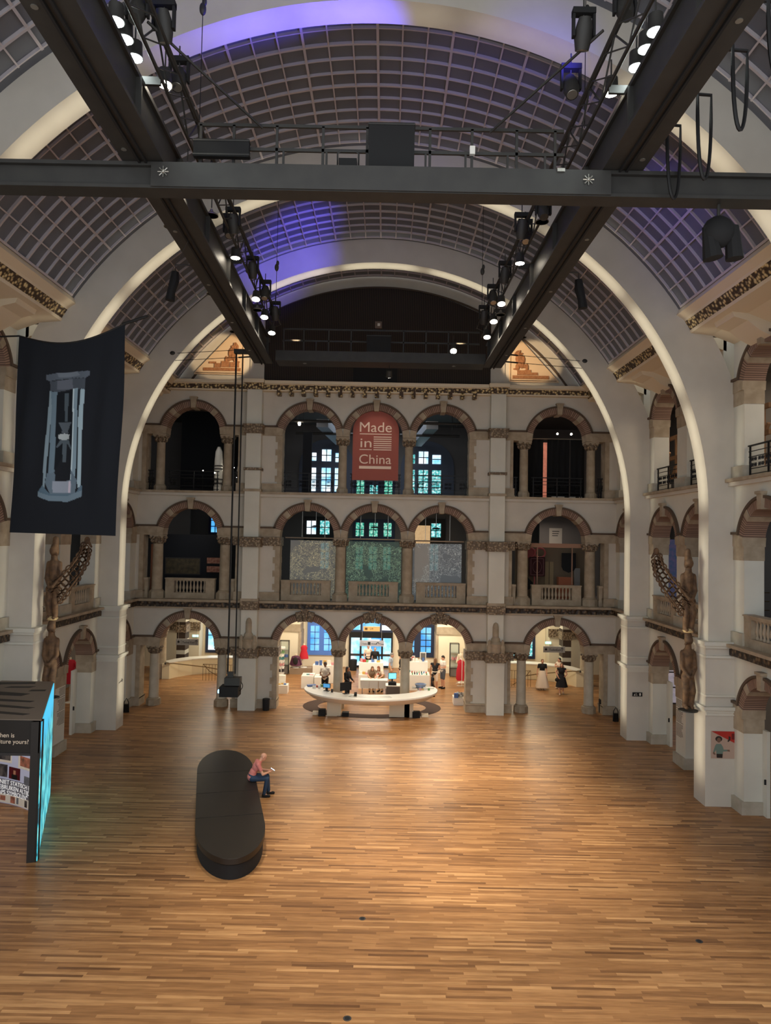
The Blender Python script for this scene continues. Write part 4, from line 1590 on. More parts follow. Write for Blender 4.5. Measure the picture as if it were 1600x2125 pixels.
def person(label, loc, face, H, skin, hair, wear, pose=None, vox=.010, long_hair=0, bald=False, group=None):
    """face: direction the person looks, degrees clockwise from the viewer; wear: (top, sleeve 0-2, bottom kind, bottom, shoes)"""
    J = dict(STAND)
    J.update(pose or {})
    V = Vector
    pel, waist, chest, neck, head = (V(J[k]) for k in ('pel', 'waist', 'chest', 'neck', 'head'))
    HR = Matrix.Rotation(RAD(J['yaw']), 3, 'Z') @ Matrix.Rotation(RAD(J['pitch']), 3, 'X')
    hp = lambda x, y, z: head + HR @ V((x, y, z))
    bm = BM()
    up = (chest - pel).normalized()
    TR = up.to_track_quat('Z', 'Y').to_matrix()
    yv = V((0, 1, 0)) - up * up.y
    TR = Matrix((V((1, 0, 0)), yv.normalized(), up)).transposed()

    def torso(b, g):
        ell(b, pel, (.165 + g, .115 + g, .12 + g), 16, 10, TR)
        ell(b, pel.lerp(waist, .5), (.145 + g, .105 + g, .14 + g), 16, 10, TR)
        ell(b, waist, (.138 + g, .098 + g, .14 + g), 16, 10, TR)
        ell(b, chest, (.165 + g, .115 + g, .17 + g), 16, 10, TR)
        for i in (0, 1):
            caps(b, chest.lerp(V(J['sho'][i]), .35) + up * .06, .085 + g, V(J['sho'][i]), .058 + g)

    torso(bm, 0)
    caps(bm, chest + up * .12, .06, neck, .052)
    caps(bm, neck, .052, hp(0, .02, -.05), .05)
    ell(bm, hp(0, .012, .035), (.076, .095, .085), 16, 10, HR)
    ell(bm, hp(0, -.018, -.03), (.062, .072, .085), 16, 10, HR)
    ell(bm, hp(0, -.045, -.085), (.034, .034, .028), 12, 8, HR)
    caps(bm, hp(0, -.088, .012), .009, hp(0, -.104, -.026), .014, 8)
    for q in (-1, 1):
        ell(bm, hp(q * .078, .014, -.012), (.014, .024, .034), 8, 6, HR)
        ell(bm, hp(q * .032, -.076, .022), (.022, .014, .009), 8, 6, HR)
    ell(bm, hp(0, -.084, -.058), (.024, .013, .011), 8, 6, HR)
    for i in (0, 1):
        h, k, a, t, s, e, w_ = (V(J[n][i]) for n in ('hip', 'knee', 'ank', 'toe', 'sho', 'elb', 'wri'))
        caps(bm, h, .088, h.lerp(k, .5), .075)
        caps(bm, h.lerp(k, .5), .075, k, .055)
        caps(bm, k, .055, k.lerp(a, .35) + V((0, .012, 0)), .054)
        caps(bm, k.lerp(a, .35) + V((0, .012, 0)), .054, a, .037)
        caps(bm, a, .037, t, .028)
        caps(bm, s, .052, e, .040)
        caps(bm, e, .040, e.lerp(w_, .4), .038)
        caps(bm, e.lerp(w_, .4), .038, w_, .026)
        hand(bm, w_, e, V(J['palm'][i]), -1 if i else 1, J.get('curl', .45))
    k_ = H / 1.72
    M = T(*loc) @ RZ(face) @ Matrix.Diagonal((k_, k_, k_, 1))
    body = remesh('person', bm, skin, None, vox, M)
    setp(body, label, 'person', group, 'thing')
    bm = BM()
    for q in (-1, 1):
        ell(bm, hp(q * .032, -.0885, .008), (.012, .006, .007), 8, 6, HR)
    obj('eyes', bm, EYE, body)
    obj('mouth', ell(BM(), hp(0, -.0965, -.058), (.021, .004, .0055), 10, 6, HR), LIPS, body)
    top, sleeve, kind, bottom, shoes = wear
    bm = BM()
    torso(bm, .014)
    caps(bm, chest + up * .1, .085, neck - up * .03, .066)
    for i in (0, 1):
        s, e, w_ = (V(J[n][i]) for n in ('sho', 'elb', 'wri'))
        if sleeve >= 1:
            caps(bm, s, .068, s.lerp(e, .55 if sleeve == 1 else 1), .058)
        if sleeve == 2:
            caps(bm, e, .056, e.lerp(w_, .85), .042)
    remesh('shirt', bm, top, body, vox)
    bm = BM()
    if kind in ('trousers', 'shorts'):
        for q in (0, .5):
            ell(bm, pel.lerp(waist, q * .5), (.172, .124, .12), 16, 10, TR)
        for i in (0, 1):
            h, k, a = (V(J[n][i]) for n in ('hip', 'knee', 'ank'))
            caps(bm, h, .104, k.lerp(h, .1), .074)
            if kind == 'trousers':
                caps(bm, k, .072, a + (k - a) * .06, .056)
        remesh(kind, bm, bottom, body, vox)
    else:
        low = {'long_skirt': .14, 'dress': .42, 'skirt': .55}[kind]
        zt = pel.z + .14
        n = 28
        rings = []
        for j in range(9):
            f = j / 8
            z = zt + (low - zt) * f
            rr = .15 + (.30 if kind == 'long_skirt' else .22) * f ** .8 * .8
            rings.append([bm.verts.new((pel.x + (rr * (1 + .07 * f * math.sin(i * 5 * 2 * PI / n + j * .2))) * math.cos(2 * PI * i / n),
                                        pel.y - .02 * f + (rr * .8 * (1 + .07 * f * math.sin(i * 5 * 2 * PI / n))) * math.sin(2 * PI * i / n), z)) for i in range(n)])
        for p, q in zip(rings, rings[1:]):
            for i in range(n):
                j = (i + 1) % n
                bm.faces.new((p[i], p[j], q[j], q[i]))
        bm.faces.new(rings[0])
        bm.faces.new(rings[-1][::-1])
        obj('skirt' if kind != 'dress' else 'dress_skirt', bm, bottom, body, 1)
    for i in (0, 1):
        a, t = V(J['ank'][i]), V(J['toe'][i])
        bm = BM()
        caps(bm, a - V((0, -.02, .02)), .048, t, .040)
        caps(bm, a + V((0, .03, -.05)), .04, t - V((0, 0, .0)), .038)
        remesh('shoe', bm, shoes, body, .012)
    if not bald:
        bm = BM()
        ell(bm, hp(0, .022, .048), (.084, .098, .084), 16, 10, HR)
        ell(bm, hp(0, .05, .0), (.08, .075, .09), 16, 10, HR)
        if long_hair:
            caps(bm, hp(0, .05, .0), .078, hp(0, .075, -.05) - V((0, 0, long_hair)), .06)
            for q in (-1, 1):
                caps(bm, hp(q * .065, .01, .0), .03, hp(q * .075, .03, -.04) - V((0, 0, long_hair * .7)), .03)
        remesh('hair', bm, hair, body, .012)
    elif hair:
        bm = BM()
        for q in (-1, 1):
            ell(bm, hp(q * .07, .03, .005), (.012, .05, .03), 10, 6, HR)
        ell(bm, hp(0, .095, -.01), (.05, .014, .03), 10, 6, HR)
        obj('hair', bm, hair, body)
    return body


def cloth(name, r, g, b, **kw):
    return mat(name, L(r, g, b), .85, **kw)


ROSE = cloth('rose_shirt', 208, 126, 118)
JEANS = cloth('blue_jeans', 40, 60, 84)
BLK = cloth('black_cloth', 22, 22, 26)
WHT = cloth('white_cloth', 226, 220, 210)
CRM = cloth('cream_cloth', 232, 214, 194)
KHAKI = cloth('khaki_cloth', 176, 146, 106)
SKYC = cloth('pale_blue_cloth', 176, 190, 206)
GREYC = cloth('grey_cloth', 86, 88, 96)
TAUPE = cloth('taupe_cloth', 150, 132, 112)
SHOEB = cloth('black_shoe', 20, 20, 22)
SHOET = cloth('tan_shoe', 214, 190, 164)

# man sitting on the edge of the long bench, bent over a phone
SIT = dict(pel=(0, .02, .62), waist=(0, -.03, .76), chest=(0, -.13, .92), neck=(0, -.24, 1.08), head=(0, -.33, 1.19), pitch=34,
           hip=((-.10, 0, .60), (.10, 0, .60)), knee=((-.13, -.45, .57), (.12, -.47, .57)), ank=((-.12, -.36, .10), (.12, -.52, .10)),
           toe=((-.13, -.52, .04), (.14, -.68, .04)), sho=((-.19, -.16, 1.02), (.19, -.16, 1.02)), elb=((-.24, -.30, .74), (.24, -.30, .74)),
           wri=((-.07, -.50, .75), (.09, -.50, .75)), palm=((.5, -.3, .8), (-.5, -.3, .8)), curl=.7)
BX, BY, BRZ = -3.50, 21.98, 104.2
man = person('man in rose shirt and jeans sitting on the black bench bent over a glowing phone', (BX, BY, 0), BRZ, 1.72, SKIN, None, (ROSE, 1, 'trousers', JEANS, SHOEB), SIT, .008, bald=True)
t = thing('phone', 'small phone with a lit screen held by the sitting man', 'phone', M=T(BX, BY, 0) @ RZ(BRZ) @ T(.0, -.62, .80) @ Matrix.Rotation(RAD(35), 4, 'X'))
obj('phone_body', box(BM(), -.037, .037, -.075, .075, -.004, .004), BLACKM, t, 0)
obj('phone_screen', box(BM(), -.033, .033, -.07, .07, .004, .006), mat('phone_glow', L(200, 225, 255), emit=2.2, ecol=L(200, 228, 255)), t, 0)

WALK = dict(knee=((-.10, -.10, .49), (.10, .02, .49)), ank=((-.10, -.16, .09), (.10, .20, .13)), toe=((-.12, -.33, .035), (.12, .04, .05)))
person('woman in black top and long cream skirt walking by the right stair railing', (8.99, 38.45, 0), 0, 1.62, SKIN, HAIR_B, (BLK, 1, 'long_skirt', CRM, SHOET), dict(elb=((-.26, .04, 1.12), (.25, .02, 1.12)), wri=((-.30, -.04, .90), (.24, -.08, .88))))
ARMS = dict(WALK)
ARMS.update(elb=((-.30, .05, 1.20), (.27, -.06, 1.14)), wri=((-.20, -.14, .98), (.20, -.22, 1.08)))
person('woman in a black dress walking towards the hall from the right stairs', (9.75, 37.35, 0), -8, 1.62, SKIN, HAIR_B, (BLK, 0, 'dress', BLK, SHOET), ARMS, long_hair=.22)
b_ = thing('shoulder_bag', 'small black shoulder bag at the hip of the woman in a black dress', 'bag', (9.52, 37.3, .66))
obj('bag_body', ell(BM(), (0, 0, .1), (.13, .07, .11)), BLACKM, b_)
obj('strap', tube(BM(), [(.08, 0, .18), (.12, .0, .4), (.2, -.02, .72)], .008, 5), BLACKM, b_)
person('woman with dark hair and pale pink top behind the woman in a black dress', (9.98, 38.75, 0), -60, 1.66, SKIN, HAIR_D, (CRM, 0, 'trousers', GREYC, SHOET), dict(elb=((-.34, .0, 1.26), (.34, .0, 1.26)), wri=((-.14, -.18, 1.24), (.16, -.24, 1.28))))
person('young man in white tee and grey shorts standing in the shop', (3.64, 38.25, 0), -62, 1.74, SKIN, HAIR_D, (WHT, 1, 'shorts', GREYC, SHOEB), dict(pitch=22, elb=((-.25, -.02, 1.14), (.25, -.02, 1.14)), wri=((-.05, -.24, 1.14), (.07, -.26, 1.12))))
person('woman in black top and pale shorts with long brown hair seen from behind', (3.18, 37.75, 0), 165, 1.68, SKIN_T, HAIR_B, (BLK, 0, 'shorts', CRM, SHOET), dict(elb=((-.25, -.04, 1.14), (.26, .0, 1.12)), wri=((-.16, -.26, 1.08), (.27, -.1, .90))), long_hair=.3)
person('small child in dark clothes beside the right end of the reception desk', (2.95, 36.25, 0), 100, 1.16, SKIN_B, HAIR_D, (BLK, 1, 'shorts', BLK, SHOEB))
person('older man in pale blue shirt and khaki trousers walking in the shop', (.84, 38.9, 0), 82, 1.74, SKIN, HAIR_G, (SKYC, 1, 'trousers', KHAKI, SHOEB), dict(pitch=14, head=(0, -.07, 1.58), neck=(0, -.03, 1.45)))
person('visitor with black jacket and cream trousers half hidden behind the right column', (1.42, 38.6, 0), -75, 1.68, SKIN, HAIR_D, (BLK, 2, 'trousers', CRM, SHOET))
LEAN = dict(pel=(0, .12, .92), waist=(0, .03, 1.02), chest=(0, -.12, 1.12), neck=(0, -.24, 1.22), head=(0, -.30, 1.33), pitch=24,
            hip=((-.09, .12, .9), (.09, .12, .9)), sho=((-.18, -.17, 1.18), (.18, -.17, 1.18)), elb=((-.24, -.25, .94), (.24, -.25, .94)), wri=((-.12, -.44, .84), (.14, -.44, .84)))
person('woman with long wavy brown hair leaning on the white desk, left of a pair', (-.15, 37.1, 0), 8, 1.60, SKIN, HAIR_B, (TAUPE, 1, 'trousers', KHAKI, SHOEB), LEAN, long_hair=.2)
person('woman with reddish hair in cream top leaning on the white desk, right of a pair', (.33, 37.15, 0), -28, 1.60, SKIN, mat('red_hair', L(128, 70, 40), .6), (CRM, 1, 'trousers', KHAKI, SHOEB), LEAN, long_hair=.2)
person('desk clerk with long black hair in black behind the left monitor', (-1.30, 34.9, 0), 60, 1.66, SKIN_T, HAIR_D, (BLK, 2, 'trousers', BLK, SHOEB), dict(elb=((-.25, -.04, 1.14), (.25, -.04, 1.14)), wri=((-.16, -.26, 1.02), (.16, -.26, 1.02))), long_hair=.3)
person('man in white tee looking down over goods at the left of the desk', (-2.45, 35.75, 0), -15, 1.72, SKIN_B, HAIR_D, (WHT, 1, 'trousers', BLK, SHOEB), dict(pitch=26, elb=((-.25, -.02, 1.14), (.25, -.02, 1.14)), wri=((-.08, -.24, 1.06), (.10, -.26, 1.04))))
person('visitor in pale top at the glass entrance, left of the dark jacket', (-.46, 42.3, 0), 20, 1.62, SKIN, HAIR_G, (CRM, 1, 'trousers', BLK, SHOEB))
person('visitor in an open dark jacket over a pale shirt at the glass entrance', (-.05, 41.6, 0), 0, 1.60, SKIN, HAIR_G, (BLK, 2, 'trousers', GREYC, SHOEB))
# ---------------------------------------------------------------- museum shop and reception
# round dark mat under the desk
def ring_slab(bm, cx, cy, a0, b0, a1, b1, z0, z1, n=64, t0=0, t1=360):
    full = abs(t1 - t0) >= 360
    rows = []
    for i in range(n if full else n + 1):
        t = RAD(t0 + (t1 - t0) * i / n)
        c, s = math.cos(t), math.sin(t)
        rows.append([bm.verts.new((cx + a * c, cy + b * s, z)) for a, b, z in ((a0, b0, z0), (a1, b1, z0), (a1, b1, z1), (a0, b0, z1))])
    for i in range(n):
        p, q = rows[i], rows[(i + 1) % len(rows)]
        for k in range(4):
            l = (k + 1) % 4
            bm.faces.new((p[k], p[l], q[l], q[k]))
    if not full:
        bm.faces.new(rows[0][::-1])
        bm.faces.new(rows[-1])
    return bm


one('round_mat', ring_slab(BM(), 0, 0, 2.55, 1.5, 3.25, 2.15, 0, .012), mat('brown_mat', L(74, 54, 45), .95), 'dark brown ring shaped mat under the oval reception desk', 'mat', (-.06, 33.85, 0), smooth=.3)
t = thing('reception_desk', 'large white oval reception desk with a tapering hull', 'reception desk', (-.1, 32.9, 0))
a0, a1 = 166, 374
bm = BM()
n = 72
prof = ((0, .98), (0, 1.05), (1, 1.05), (1, .99), (.94, .93), (.62, .72), (.30, .70), (.12, .94))
rows = []
for i in range(n + 1):
    th = RAD(a0 + (a1 - a0) * i / n)
    c_, s_ = math.cos(th), math.sin(th)
    ai, bi, ao, bo = 2.2, 1.25, 3.05, 2.3
    rows.append([bm.verts.new(((ai + (ao - ai) * f) * c_, (bi + (bo - bi) * f) * s_, z)) for f, z in prof])
for p, q in zip(rows, rows[1:]):
    for k in range(len(prof)):
        l = (k + 1) % len(prof)
        bm.faces.new((p[k], p[l], q[l], q[k]))
bm.faces.new(rows[0][::-1])
bm.faces.new(rows[-1])
obj('desk_shell', bm, WHITE, t, .5)
obj('counter_inlay', ring_slab(BM(), 0, 0, 2.42, 1.52, 2.78, 1.9, 1.05, 1.056, 20, 250, 290), STEEL, t, .3)
for x, w_ in ((-1.62, .62), (1.3, .9), (1.72, .4)):
    obj('pedestal', box(BM(), x - w_ / 2, x + w_ / 2, -.95, -.5, 0, .86), CREAM_M, t, 0)
# under-desk clutter
for i, (x, y, w_, h_, m) in enumerate(((-2.25, 32.0, .3, .28, BLACKM), (-2.55, 32.2, .26, .12, CREAM_M), (-1.2, 32.05, .3, .16, BLACKM), (1.95, 32.0, .34, .26, BLACKM), (2.35, 32.15, .3, .12, CREAM_M))):
    one('storage_box', box(BM(), -w_ / 2, w_ / 2, -.15, .15, 0, h_), m, '%s box on the floor under the %s of the oval desk%s' % ('black' if m is BLACKM else 'cream', 'left' if x < 0 else 'right', ', nearest the middle' if abs(x) < 1.5 else ', outer one' if m is CREAM_M else ''), 'box', (x, y, .012), group='boxes under the reception desk', smooth=0)


def monitor(label, loc, rz, screen, w_=.52, h_=.32):
    t = thing('monitor', label, 'monitor', loc, rz)
    obj('bezel', box(BM(), -w_ / 2, w_ / 2, -.02, .02, .14, .14 + h_), BLACKM, t, 0)
    if screen:
        obj('screen', box(BM(), -w_ / 2 + .02, w_ / 2 - .02, -.024, -.02, .16, .12 + h_), screen, t, 0)
    bm = BM()
    box(bm, -.03, .03, .0, .05, 0, .2)
    box(bm, -.13, .13, -.08, .12, 0, .015)
    obj('stand', bm, BLACKM, t, 0)
    return t


monitor('black till monitor seen from the back on the left of the desk', (-1.2, 31.75, 1.05), 10, None, .56, .36)
monitor('small blue lit screen on the left part of the oval desk', (-2.08, 32.2, 1.05), RAD(-20), mat('blue_screen', L(70, 130, 180), emit=.5, ecol=L(70, 140, 190)), .36, .2)
cab = thing('side_cabinet', 'grey cabinet with doors inside the desk carrying a lit monitor', 'cabinet', (1.0, 35.2, 0))
obj('carcass', box(BM(), -.38, .5, -.3, .3, 0, .74), GREYP, cab, 0)
for x in (-.36, .08):
    obj('cabinet_door', box(BM(), x, x + .41, -.32, -.3, .04, .72), GREYP, cab, 0)
obj('worktop', box(BM(), -.42, .54, -.34, .34, .74, .78), WHITE, cab, 0)
monitor('monitor with a bright cyan screen on the grey cabinet behind the desk', (.9, 35.15, .92), RAD(12), mat('cyan_screen', L(90, 200, 250), emit=1.6, ecol=L(90, 205, 255)), .4, .3)
one('receipt_printer', box(BM(), -.2, .2, -.12, .12, 0, .14), BLACKM, 'black printer block under the cyan monitor', 'printer', (.9, 35.1, .78), smooth=0)
dk = thing('sales_desk', 'white sales desk on thin legs with two women leaning on it', 'desk', (0, 36.45, 0))
obj('desk_top', box(BM(), -.7, .68, -.25, .35, .72, .76), WHITE, dk, 0)
for x in (-.69, -.24, .23):
    obj('front_panel', box(BM(), x, x + .44, -.25, -.22, .36, .72), WHITE, dk, 0)
for x in (-.6, .05, .6):
    obj('leg', box(BM(), x - .025, x + .025, -.1, -.05, 0, .72), STEEL, dk, 0)
tb = thing('shelf_display', 'brightly lit white stepped display unit behind the sales desk', 'display', (-.2, 38.3, 0))
obj('base_unit', box(BM(), -.65, .65, -.5, .3, 0, .72), WHITE, tb, 0)
obj('upper_unit', box(BM(), -.65, .65, -.2, .3, .72, 1.30), WHITE, tb, 0)
GC = [mat('goods_%s' % n_, L(*c), .6) for n_, c in (('red', (176, 50, 44)), ('teal', (70, 130, 130)), ('ochre', (206, 164, 84)), ('pink', (214, 150, 150)), ('blue', (80, 110, 170)), ('dark', (50, 46, 50)), ('white', (238, 234, 226)), ('green', (110, 150, 96)))]
rnd = random.Random(3)
GL = ('red', 'teal', 'ochre', 'pink', 'blue', 'dark', 'white', 'green')


def goods(n, x0, x1, y0, y1, z, place, hmin=.06, hmax=.2, wmin=.08, wmax=.18, noun='gift_box'):
    for i in range(n):
        k = rnd.randrange(8)
        w_, d_, h_ = rnd.uniform(wmin, wmax), rnd.uniform(.06, .12), rnd.uniform(hmin, hmax)
        x = x0 + (x1 - x0) * (i + .5) / n
        nm = 'small boxed shop article %s' % place
        if noun == 'bottle':
            bm = lathe(BM(), [(.035, 0), (.035, h_ * .6), (.014, h_ * .8), (.014, h_)], 8)
            one(noun, bm, GC[k], 'small bottle %s' % place, 'bottle', (x, rnd.uniform(y0, y1), z), group='bottles ' + place, smooth=.6)
        else:
            one(noun, box(BM(), -w_ / 2, w_ / 2, -d_ / 2, d_ / 2, 0, h_), GC[k], nm, 'gift', (x, rnd.uniform(y0, y1), z), group='goods ' + place, smooth=0, rz=rnd.uniform(-.3, .3))


goods(8, -.8, .4, 38.3, 38.5, 1.30, 'on top of the bright stepped display', .08, .2)
goods(8, -.8, .4, 37.92, 38.02, .72, 'on the lower step of the bright display')
# white plinth tables on the left
for i, (x0, x1, y0, y1, h_, tx) in enumerate(((-3.85, -3.2, 37.6, 38.5, .64, 'white block table with books in the left part of the shop'), (-3.15, -2.5, 37.4, 38.3, .62, 'white block table beside the man in white tee'), (-3.4, -1.9, 39.0, 39.6, .95, 'tall white display block with framed cards at the left of the shop'),
                                               (-4.95, -4.38, 36.2, 36.8, .42, 'low white step box at the foot of the left jamb, front one'), (-4.95, -4.6, 36.85, 37.2, .78, 'taller white box behind the low step box at the left jamb'),
                                               (1.7, 2.9, 37.6, 38.6, .8, 'white sales table with rows of goods right of the right column'), (1.7, 2.85, 38.65, 39.2, 1.3, 'tall white back shelf behind the right sales table'), (3.86, 4.5, 34.45, 35.2, .34, 'low white box with a dark garment at the right jamb'))):
    one('display_plinth', box(BM(), x0, x1, y0, y1, 0, h_), WHITE, tx, 'plinth', smooth=0)
goods(3, -3.8, -3.25, 37.7, 38.3, .64, 'on the left block table', .03, .06, .14, .22, 'book')
goods(3, -3.1, -2.55, 37.5, 38.1, .62, 'on the block table by the man in white tee', .03, .08, .14, .2, 'book')
goods(6, -3.3, -2.0, 39.1, 39.4, .95, 'on the tall left display block', .12, .3, .12, .22)
goods(3, -4.9, -4.45, 36.35, 36.6, .42, 'on the low step box at the left jamb', .03, .07)
goods(8, 1.8, 2.8, 37.7, 37.8, .8, 'in the front row of the right sales table', .1, .16, noun='bottle')
goods(8, 1.8, 2.8, 38.1, 38.2, .8, 'in the back row of the right sales table', .1, .16, noun='bottle')
goods(5, 1.8, 2.7, 38.8, 39.0, 1.3, 'on the tall right back shelf', .1, .2)
# things on the oval desk
goods(4, -2.75, -2.3, 32.75, 33.2, 1.05, 'on the left end of the oval desk', .04, .14, .1, .2)
goods(5, 2.1, 2.6, 32.7, 33.1, 1.05, 'on the right end of the oval desk', .03, .1, .08, .16)
one('blue_folder', box(BM(), -.2, .2, -.13, .13, 0, .06), GC[4], 'flat blue grey parcel on the left end of the oval desk', 'parcel', (-2.86, 33.2, 1.05), .3, smooth=0)
one('acrylic_tray', box(BM(), -.5, .5, -.2, .2, 0, .02), STEEL, 'grey tray with paper on the right arm of the oval desk', 'tray', (2.3, 33.3, 1.05), smooth=0)
t = thing('wire_basket', 'pale blue basket on the tray at the right of the oval desk', 'basket', (2.2, 33.32, 1.07))
obj('basket_wall', lathe(BM(), [(.2, 0), (.27, .14), (.25, .14), (.18, .02)], 16), mat('pale_blue_paint', L(160, 180, 214), .5), t)
obj('basket_rim', tube(BM(), [(.27 * math.cos(i * PI / 10), .27 * math.sin(i * PI / 10), .14) for i in range(20)], .012, 6, True), STEEL, t)
one('desk_phone', cbox(BM(), (0, 0, .06), (.12, .16, .1), Matrix.Rotation(.4, 3, 'X')), BLACKM, 'black desk phone on the oval desk right of the till monitor', 'telephone', (-.75, 31.4, 1.05), smooth=0)
one('pen_cup', lathe(BM(), [(.05, 0), (.055, .14)], 12), GREYD, 'dark cup beside the small blue screen on the oval desk', 'cup', (-1.82, 31.95, 1.05))
# framed prints on the window sill
for x, w_, h_, m, tx in ((2.05, .22, .28, GC[0], 'small red framed card on the shelf below the right shop window'), (2.6, .34, .48, GC[6], 'white framed print on the shelf below the right shop window')):
    t = thing('picture_frame', tx, 'picture', (x, 39.0, 1.30))
    obj('frame', box(BM(), -w_ / 2, w_ / 2, 0, .03, 0, h_), WHITE, t, 0)
    obj('print', box(BM(), -w_ / 2 + .04, w_ / 2 - .04, -.006, 0, .05, h_ - .05), m if m is not GC[6] else GREYP, t, 0)


def vitrine(label, x0, x1, y0, y1, h_):
    t = thing('display_cabinet', label, 'cabinet', M=T(x0, y0, 0))
    w_, d_ = x1 - x0, y1 - y0
    bm = BM()
    for x in (0, w_ - .03):
        for y in (0, d_ - .03):
            box(bm, x, x + .03, y, y + .03, 0, h_)
    for z in (.5, h_ - .03):
        box(bm, 0, w_, 0, .03, z, z + .03)
        box(bm, 0, w_, d_ - .03, d_, z, z + .03)
        box(bm, 0, .03, 0, d_, z, z + .03)
        box(bm, w_ - .03, w_, 0, d_, z, z + .03)
    obj('metal_frame', bm, BLACK, t, 0)
    for z in (.52, .95, 1.35):
        obj('shelf', box(BM(), .03, w_ - .03, .03, d_ - .03, z, z + .015), STEEL, t, 0)
    obj('lower_drawer', box(BM(), .03, w_ - .03, .03, d_ - .03, .04, .5), GREYP, t, 0)
    obj('back_panel', box(BM(), .03, w_ - .03, d_ - .02, d_ - .01, .52, h_ - .03), mat('pale_back_panel', L(206, 212, 196), .6), t, 0)
    return t


vitrine('black framed glass display cabinet at the left of the shop', -5.55, -5.02, 41.2, 41.6, 1.92)
vitrine('black framed glass display cabinet at the right of the shop', 4.30, 4.84, 41.4, 41.8, 1.92)
goods(3, -5.45, -5.1, 41.3, 41.45, .965, 'in the left display cabinet', .08, .2)
goods(3, 4.4, 4.75, 41.5, 41.65, .965, 'in the right display cabinet', .08, .2)
# postcard spinner
t = thing('postcard_rack', 'tall revolving postcard rack beside the left jamb of the shop', 'rack', (-4.92, 37.6, 0))
obj('pole', tube(BM(), [(0, 0, .0), (0, 0, 2.1)], .03, 8), WHITE, t)
obj('top_disc', lathe(BM(), [(.2, 0), (.2, .08)], 16, z0=2.06), WHITE, t)
obj('foot', lathe(BM(), [(.24, 0), (.2, .05), (.04, .07)], 16), CREAM_M, t)
for k in range(8):
    bm = BM()
    for q in range(6):
        a = q * PI / 3 + .2 * k
        cbox(bm, (.15 * math.cos(a), .15 * math.sin(a), .75 + k * .16), (.012, .12, .13), Matrix.Rotation(a, 3, 'Z') @ Matrix.Rotation(.2, 3, 'Y'))
    obj('postcard_tier', bm, GC[(k * 3 + 2) % 8] if k % 2 else GC[6], t, 0)


def torso_stand(label, loc, m, zt, zb, wd, sleeves=True, rz=0):
    t = thing('dress_form', label, 'mannequin', loc, rz)
    bm = lathe(BM(), [(wd * 1.0, zb), (wd * .86, zb + (zt - zb) * .35), (wd * .62, zb + (zt - zb) * .6), (wd * .74, zt - .14), (wd * .5, zt - .03), (.06, zt)], 20)
    for v in bm.verts:
        v.co.y *= .7
    if sleeves:
        for q in (-1, 1):
            caps(bm, (q * wd * .62, 0, zt - .1), .065, (q * wd * 1.05, -.03, zt - .5), .055)
    obj('garment', bm, m, t)
    obj('neck', tube(BM(), [(0, 0, zt - .02), (0, 0, zt + .1)], [.05, .045], 10), CREAM_M, t)
    obj('stand_pole', tube(BM(), [(0, 0, .02), (0, 0, zb + .1)], .015, 6), WHITE, t)
    obj('stand_foot', lathe(BM(), [(.2, 0), (.19, .02), (.03, .03)], 16), WHITE, t)
    return t


CRIM = mat('crimson_cloth', L(190, 24, 44), .7)
one('low_plinth', box(BM(), -.75, .5, -.3, .3, 0, .36), TAUPE, 'low brown plinth carrying the red dress at the left shop window', 'plinth', (-4.2, 41.6, 0), smooth=0)
torso_stand('red sleeveless dress on a stand beside the left shop window', (-4.18, 41.6, .36), CRIM, 1.28, .5, .27, False)
torso_stand('dark jacket with pink edging on a stand below the red dress', (-4.62, 41.45, .36), mat('dark_pink_cloth', L(84, 40, 66), .8), .70, .12, .3, True)
one('jacket_front', ell(BM(), (0, 0, 0), (.15, .05, .22)), BLACKM, 'black front of the dark jacket on the low plinth', 'garment', (-4.62, 41.24, .78))
torso_stand('crimson dress on a form in the left side gallery', (-14.2, 33.5, 0), CRIM, 2.0, .9, .34, True)
rk = thing('clothes_rail', 'white clothes rail with crimson dresses at the right of the shop', 'clothes rail', (4.72, 39.2, 0))
bm = BM()
for y in (-.35, .35):
    tube(bm, [(-.25, y, .03), (.25, y, .03)], .016, 6)
    tube(bm, [(0, y, .03), (0, y, 1.4)], .016, 6)
tube(bm, [(0, -.35, 1.4), (0, .35, 1.4)], .016, 6)
obj('rail_frame', bm, WHITE, rk)
for i in range(5):
    y = -.28 + .14 * i
    bm = lathe(BM(), [(.26, .3), (.24, .7), (.17, 1.05), (.2, 1.22), (.07, 1.34)], 14)
    for v in bm.verts:
        v.co.y *= .2
    one('hanging_dress', bm, CRIM, 'crimson dress hanging on the white clothes rail', 'dress', (4.72, 39.2 + y, 0), group='dresses on the clothes rail')
torso_stand('pale scarf and crimson top on a form behind the clothes rail', (4.8, 39.9, 0), CREAM_M, 1.62, .9, .24, True)
t = thing('garment_pile', 'crumpled dark garment with white pattern lying on the low right box', 'garment', (4.15, 34.8, .34))
bm = BM()
for i in range(9):
    ell(bm, (rnd.uniform(-.22, .25), rnd.uniform(-.2, .2), .05 + .12 * rnd.random()), (rnd.uniform(.08, .16), rnd.uniform(.08, .14), rnd.uniform(.05, .1)), 10, 6)
remesh('cloth_folds', bm, mat('navy_pattern', L(30, 34, 48), .8, col2=L(190, 186, 180), scale=9), t, .02)
one('tote_bag', box(BM(), -.1, .1, -.05, .05, 0, .22), GC[4], 'small blue patterned pouch in front of the dark garment', 'pouch', (3.98, 34.55, .34), smooth=0)
one('litter_bin', lathe(BM(), [(.15, 0), (.17, .5), (.165, .52), (.12, .52)], 20), BLACKM, 'black round litter bin at the foot of the left pilaster', 'bin', (-4.88, 32.78, 0))
one('litter_bin', lathe(BM(), [(.2, 0), (.22, .62), (.21, .64), (.15, .64)], 20), BLACKM, 'black litter bin before the glass entrance on the left', 'bin', (-1.35, 42.9, 0))
